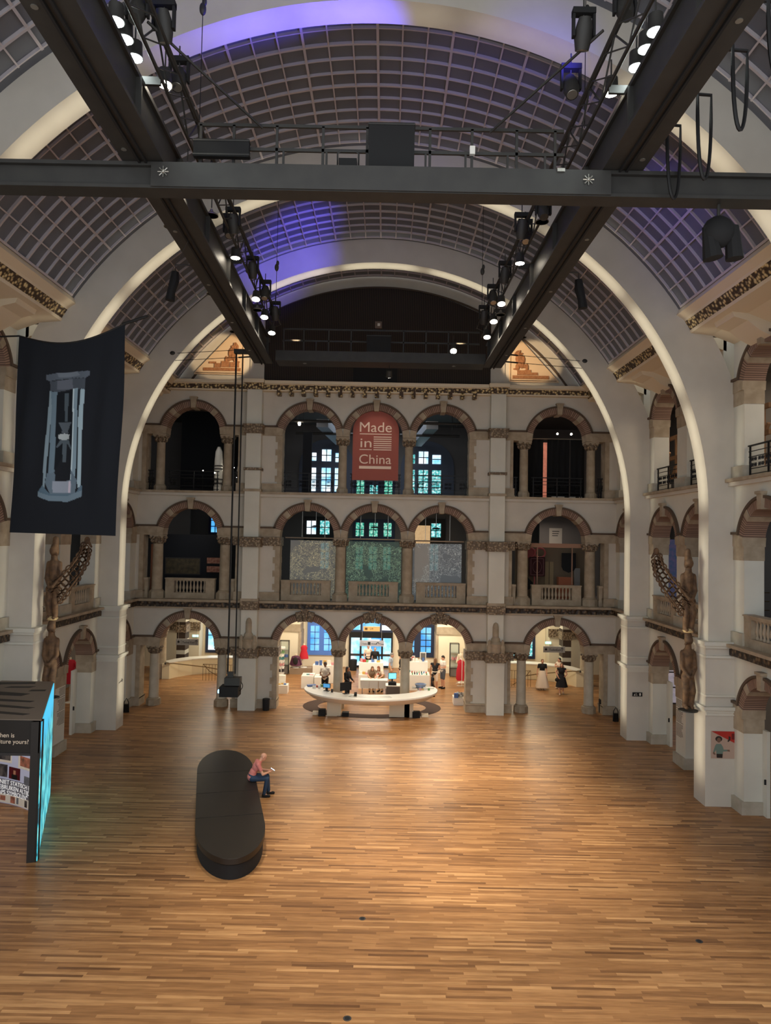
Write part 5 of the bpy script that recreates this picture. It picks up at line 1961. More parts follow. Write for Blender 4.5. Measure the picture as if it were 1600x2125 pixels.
one('litter_bin', lathe(BM(), [(.17, 0), (.18, .6), (.17, .62)], 20), BLACKM, 'black litter bin in the passage at the far right corner', 'bin', (10.75, 33.6, 0))


# hanging signs
def sign(label, x0, x1, y, z0, z1, m, items, col):
    t = thing('hanging_sign', label, 'sign', ((x0 + x1) / 2, y, z0))
    h = (x1 - x0) / 2
    obj('board', box(BM(), -h, h, 0, .05, 0, z1 - z0), m, t, 0)
    for s_, x, sz in items:
        if s_ == '^':
            bm = BM()
            tube(bm, [(x, -.005, .05), (x, -.005, z1 - z0 - .05)], .012, 5)
            tube(bm, [(x - .07, -.005, z1 - z0 - .13), (x, -.005, z1 - z0 - .05), (x + .07, -.005, z1 - z0 - .13)], .012, 5)
            obj('arrow', bm, col, t)
        elif s_ == 'o':
            bm = ell(BM(), (x, -.005, (z1 - z0) / 2), (.06, .006, .05))
            tube(bm, [(x, -.005, (z1 - z0) / 2 - .05), (x, -.005, (z1 - z0) / 2 + .09)], .012, 5)
            obj('pictogram', bm, col, t)
        elif s_ == '|':
            obj('divider', box(BM(), x - .004, x + .004, -.004, 0, .05, z1 - z0 - .05), col, t, 0)
        elif s_ == '#':
            obj('pictogram', box(BM(), x - .07, x + .07, -.005, 0, .07, z1 - z0 - .07), col, t, 0)
        elif s_ == 'U':
            obj('pictogram', tube(BM(), [(x + .07 * math.cos(PI * i / 10), -.006, .12 + .09 * math.sin(PI * i / 10)) for i in range(11)], .014, 5), col, t)
        else:
            text(s_, sz, col, t, T(x, -.004, .09) @ RX90)
    bm = BM()
    for q in (-.8, .8):
        tube(bm, [(h * q, .025, z1 - z0), (h * q, .025, 4.55 - z0)], .008, 5)
    obj('hanger', bm, STEEL, t)


SIGNG = mat('sign_grey', L(176, 172, 164), .6)
SIGNO = mat('sign_ochre', L(222, 176, 110), .6, emit=.25, ecol=L(222, 176, 110))
sign('grey hanging sign reading Toilet Exit in the left stair hall', -10.16, -9.02, 36.5, 2.30, 2.62, SIGNG, [('o', -.44, 0), ('|', -.30, 0), ('Toilet', -.25, .15), ('|', .1, 0), ('Exit', .15, .15), ('^', .46, 0)], BLACKM)
sign('grey hanging sign reading Toilet Exit in the right stair hall', 8.6, 9.7, 36.5, 2.29, 2.60, SIGNG, [('o', -.42, 0), ('Toilet', -.26, .15), ('Exit', .1, .15), ('^', .40, 0)], BLACKM)
sign('grey hanging sign with three pictograms before the glass entrance', -.83, .45, 38, 2.2, 2.5, mat('sign_silver', L(150, 150, 156), .6), [('|', -.55, 0), ('Toilet', -.5, .11), ('#', -.14, 0), ('Winkel', -.04, .11), ('U', .32, 0), ('Tour', .42, .11)], BLACKM)
sign('ochre hanging sign reading Lift above the entrance', -.7, .22, 39.6, 2.78, 3.04, SIGNO, [('#', -.3, 0), ('Lift', -.1, .15)], mat('sign_brown', L(120, 84, 44), .7))

# stair halls either side: curved low wall, railing, handrail, striped column
STRIPE = stripes('patterned_pilaster', 'Z', .62, L(70, 56, 46), L(208, 204, 190), .62)
for s, tx in ((-1, 'left'), (1, 'right')):
    X = lambda x: s * x - (.1 if s < 0 else .15)
    bm = BM()
    pts_o = [(X(11.2), 39.3), (X(10.9), 39.9), (X(10.3), 40.6), (X(9.4), 41.1), (X(8.3), 41.3), (X(6.3), 41.3)]
    pts_i = [(X(6.3), 41.65), (X(8.2), 41.65), (X(9.5), 41.45), (X(10.6), 40.9), (X(11.3), 40.1), (X(11.6), 39.3)]
    wl = struct('wall_stair_' + tx, slab(BM(), pts_o + pts_i, 0, .84), mat('stair_cream_' + tx, L(236, 222, 186), .8), smooth=0)
    obj('coping', slab(BM(), [(x, y - .04) for x, y in pts_o] + [(x, y + .4) for x, y in pts_i], .84, .90), WHITE, wl, 0)
    t = thing('stair_railing', 'bronze stair railing with vertical bars in the %s stair hall' % tx, 'railing')
    xa, xb = (X(9.3), X(6.6)) if s < 0 else (X(8.65), X(6.3))
    obj('handrail', tube(BM(), [(xa, 39.1, .88), (xb, 39.1, .88)], .025, 6), BRONZE, t)
    n = 16
    for i in range(n + 1):
        x = xa + (xb - xa) * i / n
        obj('bar', tube(BM(), [(x, 39.1, 0), (x, 39.1, .88)], .012, 5), BRONZE, t)
    obj('sloping_rail', tube(BM(), [(xa, 39.14, .88), (xa + (xb - xa) * .12, 39.2, .5), (xa + (xb - xa) * .4, 39.3, .05)], .02, 6), BRONZE, t)
    t = thing('wall_handrail', 'bronze handrail sloping along the low stair wall on the %s' % tx, 'handrail')
    obj('rail', tube(BM(), [(X(11.35), 39.2, .86), (X(11.0), 39.3, .86), (X(9.5), 40.6, .45), (X(8.4), 41.1, .15)], .028, 8), BRONZE, t)
    obj('end_knob', ell(BM(), (X(11.38), 39.18, .86), .06), BLACK, t)
    pd = thing('stone_pillar', 'pale stone pillar with carved capital at the foot of the %s stairs' % tx, 'pillar', (X(11.75), 39.7, 0))
    obj('pedestal', box(BM(), -.32, .32, -.32, .32, 0, .8), STONE, pd, 0)
    obj('shaft', lathe(BM(), [(.26, .8), (.24, .9), (.22, 2.2)], 16), STONE, pd)
    obj('capital', lathe(BM(), [(.22, 2.2), (.25, 2.3), (.36, 2.65), (.36, 2.75)], 16), CAPM, pd)
    r = struct(trim_name(), box(BM(), *sorted((X(10.95), X(11.45))), 41.4, 42.2, 0, 4.55), STRIPE, smooth=0)
    obj('carved_band', box(BM(), *sorted((X(10.9), X(11.5))), 41.35, 42.25, 2.25, 2.7), CAPM, r, 0)
    r = struct(trim_name(), box(BM(), *sorted((X(10.55), X(15))), 43.0, 44, 0, 4.55), SHOPW, smooth=0)
    obj('carved_band', box(BM(), *sorted((X(10.5), X(15))), 42.9, 43.1, 2.2, 2.68), CAPM, r, 0)
    t = thing('exit_light', 'small green lit exit light on the back wall of the %s stair hall' % tx, 'exit light', (X(10.75) if s < 0 else X(10.45), 42.86, 1.78))
    obj('light_box', box(BM(), -.2, .2, 0, .05, 0, .18), WHITE, t, 0)
    obj('lit_face', box(BM(), -.17, .17, -.008, 0, .03, .15), mat('exit_glow_' + tx, L(150, 255, 220), emit=1.5, ecol=L(150, 255, 220)), t, 0)
for x, y, tx in ((-10.95, 31.9, 'left'), (10.85, 32.0, 'right')):
    t = thing('fire_extinguisher', 'black metal stand leaning in the far %s corner by the arcade' % tx, 'stand', (x, y, 0))
    bm = BM()
    tube(bm, [(-.12, 0, 0), (-.1, 0, .45), (0, 0, .62), (.1, 0, .45), (.12, 0, 0)], .02, 6)
    obj('loop', bm, IRON, t)
    obj('body', box(BM(), -.1, .1, -.08, .08, 0, .36), IRON, t, 0)
# ---------------------------------------------------------------- long black bench
AX, PX = Vector((-.246, .969, 0)), Vector((.969, .246, 0))
MB_ = Matrix(((PX.x, AX.x, 0, 0), (PX.y, AX.y, 0, 0), (0, 0, 1, 0), (0, 0, 0, 1)))   # local x across, y along
LEATHER = mat('black_upholstery', L(36, 30, 24), .45, col2=L(32, 27, 22), scale=2)
t = thing('bench', 'long black upholstered bench with round ends on the open floor', 'bench', M=MB_ @ T(1.26, 0, 0))
R_ = .88


def stadium(r, ya, yb, cut0=None, cut1=None):
    pts = []
    lo = cut0 if cut0 is not None else ya
    hi = cut1 if cut1 is not None else yb
    n = 40
    def edge(y):
        le = r * 2.35
        if y < ya + le:
            return r * math.sqrt(max(0, 1 - ((ya + le - y) / le) ** 2))
        if y > yb - le:
            return r * math.sqrt(max(0, 1 - ((y - yb + le) / le) ** 2))
        return r
    ys = [lo + (hi - lo) * (.5 - .5 * math.cos(PI * i / n)) for i in range(n + 1)]
    right = [(edge(y), y) for y in ys]
    left = [(-edge(y), y) for y in ys[::-1]]
    out = []
    for p in right + left:
        if not out or (Vector(p) - Vector(out[-1])).length > 1e-4:
            out.append(p)
    if (Vector(out[0]) - Vector(out[-1])).length < 1e-4:
        out.pop()
    return out


A0, A1 = 16.93, 25.5
obj('base', slab(BM(), stadium(R_ - .05, A0 + .05, A1 - .05), 0, .33), BLACKM, t, .5)
obj('shadow_gap', slab(BM(), stadium(R_ - .09, A0 + .09, A1 - .09), .33, .36), BLACKM, t, .5)
js = (A0, 19.52, 21.36, 23.14, A1)
for a, b in zip(js, js[1:]):
    g_ = .014
    bm = BM()
    c0, c1 = a + (g_ if a > A0 else 0), b - (g_ if b < A1 else 0)
    slab(bm, stadium(R_, A0, A1, c0, c1), .36, .50)
    o = obj('seat_cushion', bm, LEATHER, t, .5)
    bv = o.modifiers.new('round', 'BEVEL')
    bv.width = .025
    bv.segments = 3
    bv.limit_method = 'ANGLE'
    bv.angle_limit = RAD(50)

# ---------------------------------------------------------------- kiosk at the left
KA, KB = Vector((-7.85, 17.46, 0)), Vector((-9.62, 21.88, 0))
d_ = (KB - KA).normalized()
nx = Vector((d_.y, -d_.x, 0))        # outward normal of the screen wall
KBLK = mat('kiosk_black', L(34, 31, 28), .6)
t = thing('exhibition_kiosk', 'dark exhibition kiosk with a printed roof and a glowing cyan screen wall', 'kiosk')
q = lambda v, k: (v.x - nx.x * k, v.y - nx.y * k)
obj('side_wall', slab(BM(), [q(KA, .01), q(KB, .01), q(KB, .22), q(KA, .22)], 0, 3.36), KBLK, t, 0)
SCR = mat('cyan_screen_wall', L(20, 60, 70), .3)


def _scr():
    m = SCR
    g = nd(m, 'ShaderNodeNewGeometry')
    mp = nd(m, 'ShaderNodeMapping')
    mp.inputs['Scale'].default_value = (1.6, 1.6, .55)
    n = nd(m, 'ShaderNodeTexNoise')
    n.inputs['Scale'].default_value = 2.2
    n.inputs['Detail'].default_value = 8
    n.inputs['Distortion'].default_value = 1.5
    lk(m, g.outputs['Position'], mp.inputs[0])
    lk(m, mp.outputs[0], n.inputs['Vector'])
    rp = nd(m, 'ShaderNodeValToRGB')
    e = rp.color_ramp.elements
    e[0].position, e[0].color = .42, L(44, 84, 96)
    e[1].position, e[1].color = .62, L(150, 245, 235)
    k = e.new(.5)
    k.color = L(64, 205, 225)
    lk(m, n.outputs['Fac'], rp.inputs[0])
    s = nd(m, 'ShaderNodeSeparateXYZ')
    lk(m, g.outputs['Position'], s.inputs[0])
    # the picture on the screen: open sky above, foliage below
    mx = nd(m, 'ShaderNodeMix', data_type='RGBA')
    mx.inputs[7].default_value = L(64, 200, 245)
    lk(m, rp.outputs[0], mx.inputs[6])
    f = math_(m, 'MULTIPLY', math_(m, 'SUBTRACT', math_(m, 'ADD', s.outputs['Z'], math_(m, 'MULTIPLY', n.outputs['Fac'], 1.6)), 3.2), 2.5)
    cl = nd(m, 'ShaderNodeClamp')
    lk(m, f, cl.inputs[0])
    lk(m, cl.outputs[0], mx.inputs[0])
    lk(m, mx.outputs[2], bsdf(m).inputs['Emission Color'])
    bsdf(m).inputs['Emission Strength'].default_value = .55


_scr()
obj('screen_wall', slab(BM(), [q(KA, -.02), q(KB, -.02), q(KB, .01), q(KA, .01)], .02, 3.35), SCR, t, 0)
obj('corner_post', slab(BM(), [(KA.x, KA.y - .02), (KA.x - .02, KA.y + .18), (KA.x - .24, KA.y + .18), (KA.x - .2, KA.y - .02)], 0, 3.38), KBLK, t, 0)
obj('fascia', box(BM(), -13.2, KA.x - .02, KA.y - .02, KA.y + .12, 2.6, 3.38), KBLK, t, 0)
obj('fascia_lip', box(BM(), -13.2, KA.x - .2, KA.y - .05, KA.y + .1, 2.54, 2.6), GREYD, t, 0)
ROOF = mat('kiosk_roof', L(136, 122, 108), .7)
rf = obj('roof', slab(BM(), [(KA.x, KA.y), (KB.x, KB.y), (-13.2, 21.88), (-13.2, KA.y)], 3.34, 3.40), ROOF, t, 0)
RINK = mat('roof_print', L(58, 54, 50), .7)
bm = BM()
for pts in ([(-13, 20.8), (-11.2, 20.9), (-10.9, 21.35), (-10.0, 21.5), (-10.1, 21.75), (-11.4, 21.6), (-13, 21.2)], [(-12, 19.9), (-10.6, 20.0), (-9.6, 19.9), (-9.5, 20.2), (-10.5, 20.4), (-10.9, 20.65), (-12, 20.4)], [(-12, 19.2), (-10.2, 19.3), (-9.0, 19.2), (-8.95, 19.35), (-10.4, 19.6), (-12, 19.55)], [(-12, 18.55), (-9.8, 18.7), (-8.7, 18.5), (-8.6, 18.65), (-9.9, 18.95), (-12, 18.9)], [(-12, 17.9), (-9.8, 18.1), (-8.5, 17.85), (-8.4, 18.0), (-9.9, 18.35), (-12, 18.25)],
            [(-10.6, 20.9), (-9.9, 20.95), (-9.8, 21.15), (-10.5, 21.1)], [(-9.7, 20.5), (-9.25, 20.55), (-9.3, 20.75), (-9.7, 20.7)]):
    slab(bm, pts, 3.40, 3.404)
obj('roof_lettering', bm, RINK, rf, 0)
KTX = mat('kiosk_lettering', L(206, 190, 170), .6, emit=.12, ecol=L(206, 190, 170))
text('When is', .15, KTX, t, T(-8.99, KA.y - .024, 2.97) @ RX90, depth=.002)
text('culture yours?', .15, KTX, t, T(-8.99, KA.y - .024, 2.82) @ RX90, depth=.002)
# curved picture wall inside the kiosk
PWALL = mat('picture_wall', L(176, 180, 204), .6, emit=.14, ecol=L(180, 186, 215))
CW = [Vector(p) for p in ((-9.2, 20.27), (-9.55, 20.57), (-10.02, 20.87), (-10.41, 21.06), (-10.8, 21.2), (-11.6, 21.38), (-12.6, 21.45))]


def along(t_):
    """point and tangent on the wall line, t_ metres from its right end"""
    for p, q_ in zip(CW, CW[1:]):
        l = (q_ - p).length
        if t_ <= l or q_ is CW[-1]:
            d2 = (q_ - p) / l
            return p + d2 * t_, d2
        t_ -= l


smooth_pts = [along(.05 * i)[0] for i in range(74)]
back = [p + Vector((.05, .07)) for p in smooth_pts[::-1]]
pw = obj('picture_wall', slab(BM(), [tuple(p) for p in smooth_pts] + [tuple(p) for p in back], .0, 2.5), PWALL, t, .5)
PICS = [mat('printed_picture_%s' % k, L(*c), .6, col2=L(*c2), scale=6, emit=.06, ecol=L(*c)) for k, c, c2 in (('dark', (44, 44, 52), (120, 116, 116)), ('red', (92, 18, 30), (60, 14, 22)), ('grey', (116, 120, 130), (70, 74, 84)), ('flower', (190, 120, 100), (70, 60, 44)), ('cream', (232, 228, 218), (222, 216, 206)))]


def wall_strip(t0, t1, z0, z1, out, m):
    bm = BM()
    n = max(2, int((t1 - t0) / .08))
    row = []
    for i in range(n + 1):
        p, d2 = along(t0 + (t1 - t0) * i / n)
        nr = Vector((-d2.y, d2.x))
        if nr.y > 0:
            nr = -nr
        p = p + nr * out
        row.append((bm.verts.new((p.x, p.y, z0)), bm.verts.new((p.x, p.y, z1))))
    for (a, b), (c_, d_) in zip(row, row[1:]):
        bm.faces.new((a, c_, d_, b))
    obj('picture', bm, m, pw, 0)


wall_strip(.2, 3.2, .02, .27, .006, PICS[4])
wall_strip(.2, 2.6, .27, .70, .006, mat('text_band', L(112, 116, 132), .6, col2=L(140, 144, 160), scale=3))
for t0, t1, z0, z1, k in ((.22, 1.12, 1.10, 1.46, 4), (.22, 1.04, 1.17, 1.46, 3), (1.4, 2.4, 1.18, 1.46, 4), (1.46, 2.3, 1.25, 1.46, 0), (1.02, 1.5, .74, 1.08, 1), (1.56, 2.0, .76, 1.12, 0), (.3, .82, .62, .92, 2), (.38, .55, .06, .26, 0), (.62, .75, .05, .24, 0), (1.05, 1.14, .06, .24, 2), (1.2, 1.4, .05, .24, 3), (1.6, 1.8, .08, .22, 3)):
    wall_strip(t0, t1, z0, z1, .010 if k != 4 else .008, PICS[k])
# the sitter of the portrait
for t0, t1, z0, z1, m in ((1.14, 1.38, .74, .88, BLACKM), (1.21, 1.31, .88, 1.0, SKIN)):
    wall_strip(t0, t1, z0, z1, .013, m)
WTX = mat('white_lettering', L(240, 240, 240), .6, emit=.25, ecol=(1, 1, 1, 1))
for i, s_ in enumerate(('IS NIET STATISCH EN', 'GEBRUIKEN ALTIJD', 'KAPS SYMBOLEN\u201d')):
    o = text(s_, .175, WTX, pw, T(0, 0, 0), depth=.001, align='RIGHT')
    for v in o.data.vertices:
        p, d2 = along(-v.co.x + .36 + .12 * i)
        nr = Vector((-d2.y, d2.x))
        if nr.y > 0:
            nr = -nr
        p = p + nr * (.016 + v.co.z)
        v.co = Vector((p.x, p.y, .56 - .15 * i + v.co.y))

# ---------------------------------------------------------------- black banner with a printed hourglass
TL, TR_, BR, BL = Vector((-8.82, 17.6, 12.85)), Vector((-5.81, 16.6, 12.91)), Vector((-5.87, 16.6, 7.91)), Vector((-8.87, 17.6, 7.94))
ZT = ((178, 210), (1150, 75), (1065, 2040), (90, 2015))


def inv_bilin(x, y):
    u, v = .5, .5
    for _ in range(8):
        px = (1 - v) * ((1 - u) * ZT[0][0] + u * ZT[1][0]) + v * ((1 - u) * ZT[3][0] + u * ZT[2][0])
        py = (1 - v) * ((1 - u) * ZT[0][1] + u * ZT[1][1]) + v * ((1 - u) * ZT[3][1] + u * ZT[2][1])
        u += (x - px) / 975 * 1.0
        v += (y - py) / 1880 * 1.0
    return u, v


SH = [  # printed shapes: outline in print units, tone
    ([(430, 490), (545, 452), (730, 433), (850, 440), (845, 482), (812, 505), (690, 492), (545, 520), (460, 545), (432, 535)], (62, 68, 76)),
    ([(545, 452), (730, 433), (770, 475), (560, 492)], (76, 82, 90)),
    ([(470, 545), (690, 495), (812, 508), (806, 620), (690, 600), (545, 640), (470, 635)], (50, 55, 62)),
    ([(545, 530), (690, 500), (690, 600), (545, 615)], (66, 70, 78)),
    ([(545, 650), (690, 610), (690, 1000), (515, 1420), (520, 900)], (14, 17, 21)),
    ([(612, 650), (650, 640), (632, 920), (604, 925)], (52, 60, 66)),
    ([(465, 640), (485, 635), (490, 820), (470, 1050), (455, 1300), (432, 1590), (412, 1560), (425, 1200), (445, 900)], (92, 106, 114)),
    ([(478, 640), (545, 640), (530, 850), (515, 1420), (465, 1500), (480, 1000), (490, 820)], (74, 88, 98)),
    ([(690, 600), (740, 600), (735, 900), (715, 1300), (705, 1500), (660, 1500), (680, 1000)], (92, 108, 118)),
    ([(690, 600), (702, 600), (695, 1000), (672, 1500), (660, 1500), (680, 1000)], (140, 154, 160)),
    ([(772, 610), (806, 620), (800, 720), (780, 1000), (770, 1200), (752, 1560), (722, 1580), (730, 1300), (745, 900)], (112, 128, 136)),
    ([(742, 610), (772, 610), (750, 860), (740, 860)], (24, 28, 34)),
    ([(550, 935), (675, 925), (655, 960), (632, 1020), (640, 1035), (570, 1035), (580, 1015)], (58, 64, 70)),
    ([(548, 1055), (600, 1040), (650, 1050), (640, 1095), (590, 1108), (548, 1095)], (120, 126, 128)),
    ([(560, 1110), (640, 1105), (668, 1190), (660, 1200), (620, 1130), (612, 1320), (580, 1320), (582, 1130), (535, 1190), (528, 1180)], (56, 64, 70)),
    ([(455, 1440), (520, 1430), (520, 1510), (600, 1515), (665, 1495), (660, 1390), (720, 1500), (700, 1640), (480, 1640), (435, 1530)], (70, 82, 92)),
    ([(500, 1515), (665, 1505), (665, 1620), (500, 1625)], (104, 110, 120)),
    ([(640, 1510), (662, 1508), (660, 1620), (640, 1622)], (140, 132, 142)),
    ([(365, 1625), (410, 1560), (480, 1640), (700, 1640), (752, 1550), (765, 1552), (762, 1660), (640, 1712), (470, 1708), (365, 1670)], (60, 76, 88)),
    ([(365, 1625), (475, 1655), (640, 1652), (762, 1600), (762, 1660), (640, 1712), (470, 1708), (365, 1670)], (78, 92, 102)),
]
SHU = [([inv_bilin(*p) for p in pts], c) for pts, c in SH]


def inside(p, poly):
    r = False
    j = len(poly) - 1
    for i in range(len(poly)):
        a, b = poly[i], poly[j]
        if (a[1] > p[1]) != (b[1] > p[1]) and p[0] < (b[0] - a[0]) * (p[1] - a[1]) / (b[1] - a[1]) + a[0]:
            r = not r
        j = i
    return r


NU, NV = 150, 250
verts, faces, cols = [], [], []
nrm = (TR_ - TL).cross(BL - TL).normalized()
for j in range(NV + 1):
    v = j / NV
    for i in range(NU + 1):
        u = i / NU
        p = (TL.lerp(TR_, u)).lerp(BL.lerp(BR, u), v)
        p.z -= .34 * math.sin(PI * u) * (1 - v) * (1 if u < 1 else 0) * .9
        fold = .05 * math.sin(u * 26 + 2.5 * v) * (.25 + .75 * abs(u - .5) * 2) * math.sin(PI * min(1, v * 1.1)) + .06 * math.sin(u * 9 - v * 5) * v * (1 - v) * 2
        verts.append(p + nrm * fold)
        c = (19, 21, 25)
        for poly, cc in SHU:
            if inside((u, v), poly):
                c = cc
        cols.append(L(*c))
for j in range(NV):
    for i in range(NU):
        a = j * (NU + 1) + i
        faces.append((a, a + 1, a + NU + 2, a + NU + 1))
me = bpy.data.meshes.new('cloth')
me.from_pydata(verts, [], faces)
ca = me.color_attributes.new('print', 'FLOAT_COLOR', 'POINT')
ca.data.foreach_set('color', [x for c in cols for x in c])
me.polygons.foreach_set('use_smooth', [True] * len(me.polygons))
BAN = mat('printed_black_cloth', L(20, 22, 26), .9, spec=.15)
vc = nd(BAN, 'ShaderNodeVertexColor', layer_name='print')
mul = nd(BAN, 'ShaderNodeMix', data_type='RGBA', blend_type='MULTIPLY')
mul.inputs[0].default_value = 1
mul.inputs[7].default_value = (1.9, 1.9, 1.9, 1)
lk(BAN, vc.outputs[0], mul.inputs[6])
lk(BAN, mul.outputs[2], bsdf(BAN).inputs['Base Color'])
me.materials.append(BAN)
t = thing('hanging_banner', 'large black hanging banner printed with a pale hourglass', 'banner', (0, 0, 0))
o = bpy.data.objects.new('cloth', me)
C.objects.link(o)
o.parent = t
sd_ = o.modifiers.new('thickness', 'SOLIDIFY')
sd_.thickness = .006
bm = BM()
dv = (TR_ - TL)
top = [TL.lerp(TR_, u) - Vector((0, 0, .31 * math.sin(PI * u))) for u in [i / 16 for i in range(17)]]
tube(bm, [Vector((-11.3, 18.2, 12.9))] + top + [TR_ + dv * .2 + Vector((0, 0, .12))], .022, 6)
tube(bm, [TR_ + dv * .19 + Vector((0, 0, .12)), Vector((-4.25, 16.2, 14.78))], .005, 4)
obj('suspension_wire', bm, CABLE, t)
obj('tension_rod', tube(BM(), [TR_ - dv * .02, TR_ + dv * .19 + Vector((0, 0, .12))], .035, 6), CABLE, t)

# ---------------------------------------------------------------- carved ancestor poles
WOOD = mat('carved_dark_wood', L(104, 77, 52), .75, col2=L(70, 50, 34), scale=7, bump=.5)


def pole(label, x, s, y=22.45):
    """s: direction of the openwork wing in x"""
    t = thing('carved_pole', label, 'carving', (x, y, 0))
    bm = BM()
    for z0, k in ((2.85, 1.0), (5.25, 1.0)):
        f = lambda px, py, pz: (px * .82 * s, py * .85, z0 + pz * k)
        for q in (-1, 1):
            caps(bm, f(q * .11, .02, .06), .085, f(q * .13, -.10, .52), .10)
            caps(bm, f(q * .13, -.10, .52), .105, f(q * .10, .05, .98), .12)
            caps(bm, f(q * .11, -.14, .03), .06, f(q * .11, .05, .06), .07)
            caps(bm, f(q * .2, .03, 1.72), .085, f(q * .25, -.03, 1.25), .065)
            caps(bm, f(q * .25, -.03, 1.25), .065, f(q * .07, -.22, 1.02), .05)
            ell(bm, f(q * .05, -.24, 1.0), (.07, .06, .06))
        caps(bm, f(0, .06, .95), .17, f(0, .04, 1.3), .13)
        caps(bm, f(0, .04, 1.3), .14, f(0, .03, 1.72), .17)
        caps(bm, f(0, .02, 1.72), .11, f(0, 0, 1.95), .10)
        ell(bm, f(.0, -.04, 2.12), (.13, .16, .17))
        caps(bm, f(.10, -.12, 2.08), .05, f(.17, -.16, 2.0), .045)
        caps(bm, f(.0, .0, 2.24), .12, f(0, .05, 2.32), .10)
    caps(bm, (0, .05, 7.3), .12, (0, .06, 7.75), .09)
    remesh('figures', bm, WOOD, t, .022)
    bm = BM()
    pts = [(.05, 5.95), (.35, 6.3), (.72, 6.75), (.98, 7.2), (1.05, 7.55)]
    for kx, (px, pz) in enumerate(pts[:-1]):
        qx, qz = pts[kx + 1]
        for m_ in range(3):
            cx, cz = px + (qx - px) * (m_ + .5) / 3, pz + (qz - pz) * (m_ + .5) / 3
            wd = .34 - .05 * kx
            for w_ in (-.5, .0, .5):
                rr = .12 - .014 * kx
                ox, oz = -.7 * w_ * wd * 1.3, .75 * w_ * wd * 1.3
                tube(bm, [(s * (cx + ox + rr * math.cos(a)), -.1, cz + oz + rr * math.sin(a)) for a in [i * PI / 5 for i in range(10)]], .026, 5, True)
    for off in (-.22, .22):
        tube(bm, [(s * (px - .7 * off * (1 - .14 * i) * 1.2), -.1, pz + .75 * off * (1 - .14 * i) * 1.2) for i, (px, pz) in enumerate(pts)], .035, 6)
    ell(bm, (s * 1.06, -.1, 7.72), (.09, .07, .12))
    caps(bm, (s * 1.1, -.1, 7.68), .05, (s * 1.2, -.1, 7.52), .03)
    obj('openwork_wing', bm, WOOD, t)
    obj('top_knot', lathe(BM(), [(.14, 0), (.19, .06), (.1, .12)], 10, z0=5.2), mat('pale_fibre_' + ('a' if s > 0 else 'b'), L(196, 174, 130), .9), t)
    obj('support_disc', lathe(BM(), [(.3, 0), (.3, .03)], 20, z0=2.76), BLACK, t)
    bm = BM()
    for z in (2.74, 5.6, 6.5):
        tube(bm, [(0, .05, z), (.33 * (1 if x > 0 else -1), .05, z)], .018, 6)
    obj('wall_rod', bm, STEEL, t)
    return t


pole('tall carved wooden ancestor pole with openwork wing on the right pier', 10.0, -1)
pole('tall carved wooden ancestor pole with openwork wing on the left pier, below the black banner', -10.0, 1)

# ---------------------------------------------------------------- poster, signs and texts on the piers
t = thing('wall_poster', 'square poster with a red corner and a drawn child on the right pier', 'poster', (10.92, 21.94, 1.46))
obj('sheet', box(BM(), -.43, .43, -.012, 0, 0, .82), mat('poster_paper', L(186, 160, 144), .7), t, 0)
RP = mat('poster_red', L(178, 44, 34), .7)
obj('red_corner', prism(BM(), [(-.43, .82), (.43, .82), (.43, .40)], -.016, -.012), RP, t, 0)
P1, P2, P3, P4 = mat('poster_dark', L(44, 34, 30), .7), mat('poster_jumper', L(112, 132, 122), .7), mat('poster_skin', L(120, 92, 76), .7), mat('poster_red_dark', L(112, 24, 22), .7)
bm = prism(BM(), [(-.2 + .105 * math.cos(a), .59 + .085 * math.sin(a)) for a in [i * PI / 10 for i in range(20)]], -.018, -.013)
obj('printed_hair', bm, P1, t, 0)
obj('printed_face', prism(BM(), [(-.2 + .062 * math.cos(a), .555 + .075 * math.sin(a)) for a in [i * PI / 10 for i in range(20)]], -.021, -.018), P3, t, 0)
obj('printed_jumper', prism(BM(), [(-.27, .44), (-.13, .44), (-.08, .36), (-.05, .27), (.06, .27), (.06, .22), (-.07, .21), (-.08, .14), (-.27, .14), (-.28, .26), (-.33, .18), (-.37, .2), (-.31, .38)], -.018, -.013), P2, t, 0)
obj('printed_trousers', prism(BM(), [(-.26, .02), (-.09, .02), (-.08, .14), (-.27, .14)], -.018, -.013), P1, t, 0)
obj('printed_hand', prism(BM(), [(.06, .22), (.14, .21), (.13, .27), (.06, .27)], -.018, -.013), P3, t, 0)
obj('printed_hand', prism(BM(), [(-.37, .2), (-.33, .18), (-.29, .12), (-.34, .11), (-.38, .15)], -.018, -.013), P3, t, 0)
obj('printed_mark', prism(BM(), [(.1, .68), (.16, .66), (.15, .56), (.09, .50), (.06, .53), (.1, .58)], -.02, -.017), P1, t, 0)
obj('printed_block', box(BM(), .19, .37, -.02, -.016, .58, .76), P4, t, 0)
t = thing('emergency_sign', 'small black emergency exit sign on the far right pier', 'sign', (10.72, 28.95, 1.78))
obj('plate', box(BM(), -.2, .2, -.01, 0, 0, .16), BLACKM, t, 0)
bm = BM()
box(bm, .08, .14, -.014, -.01, .03, .13)
ell(bm, (-.04, -.012, .11), (.015, .004, .015))
tube(bm, [(-.06, -.012, .03), (-.03, -.012, .07), (.0, -.012, .03)], .008, 5)
prism(bm, [(-.15, .03), (-.09, .03), (-.09, .12)], -.014, -.01)
obj('pictogram', bm, WHITE, t, 0)
INK = mat('wall_text_ink', L(120, 112, 104), .8)
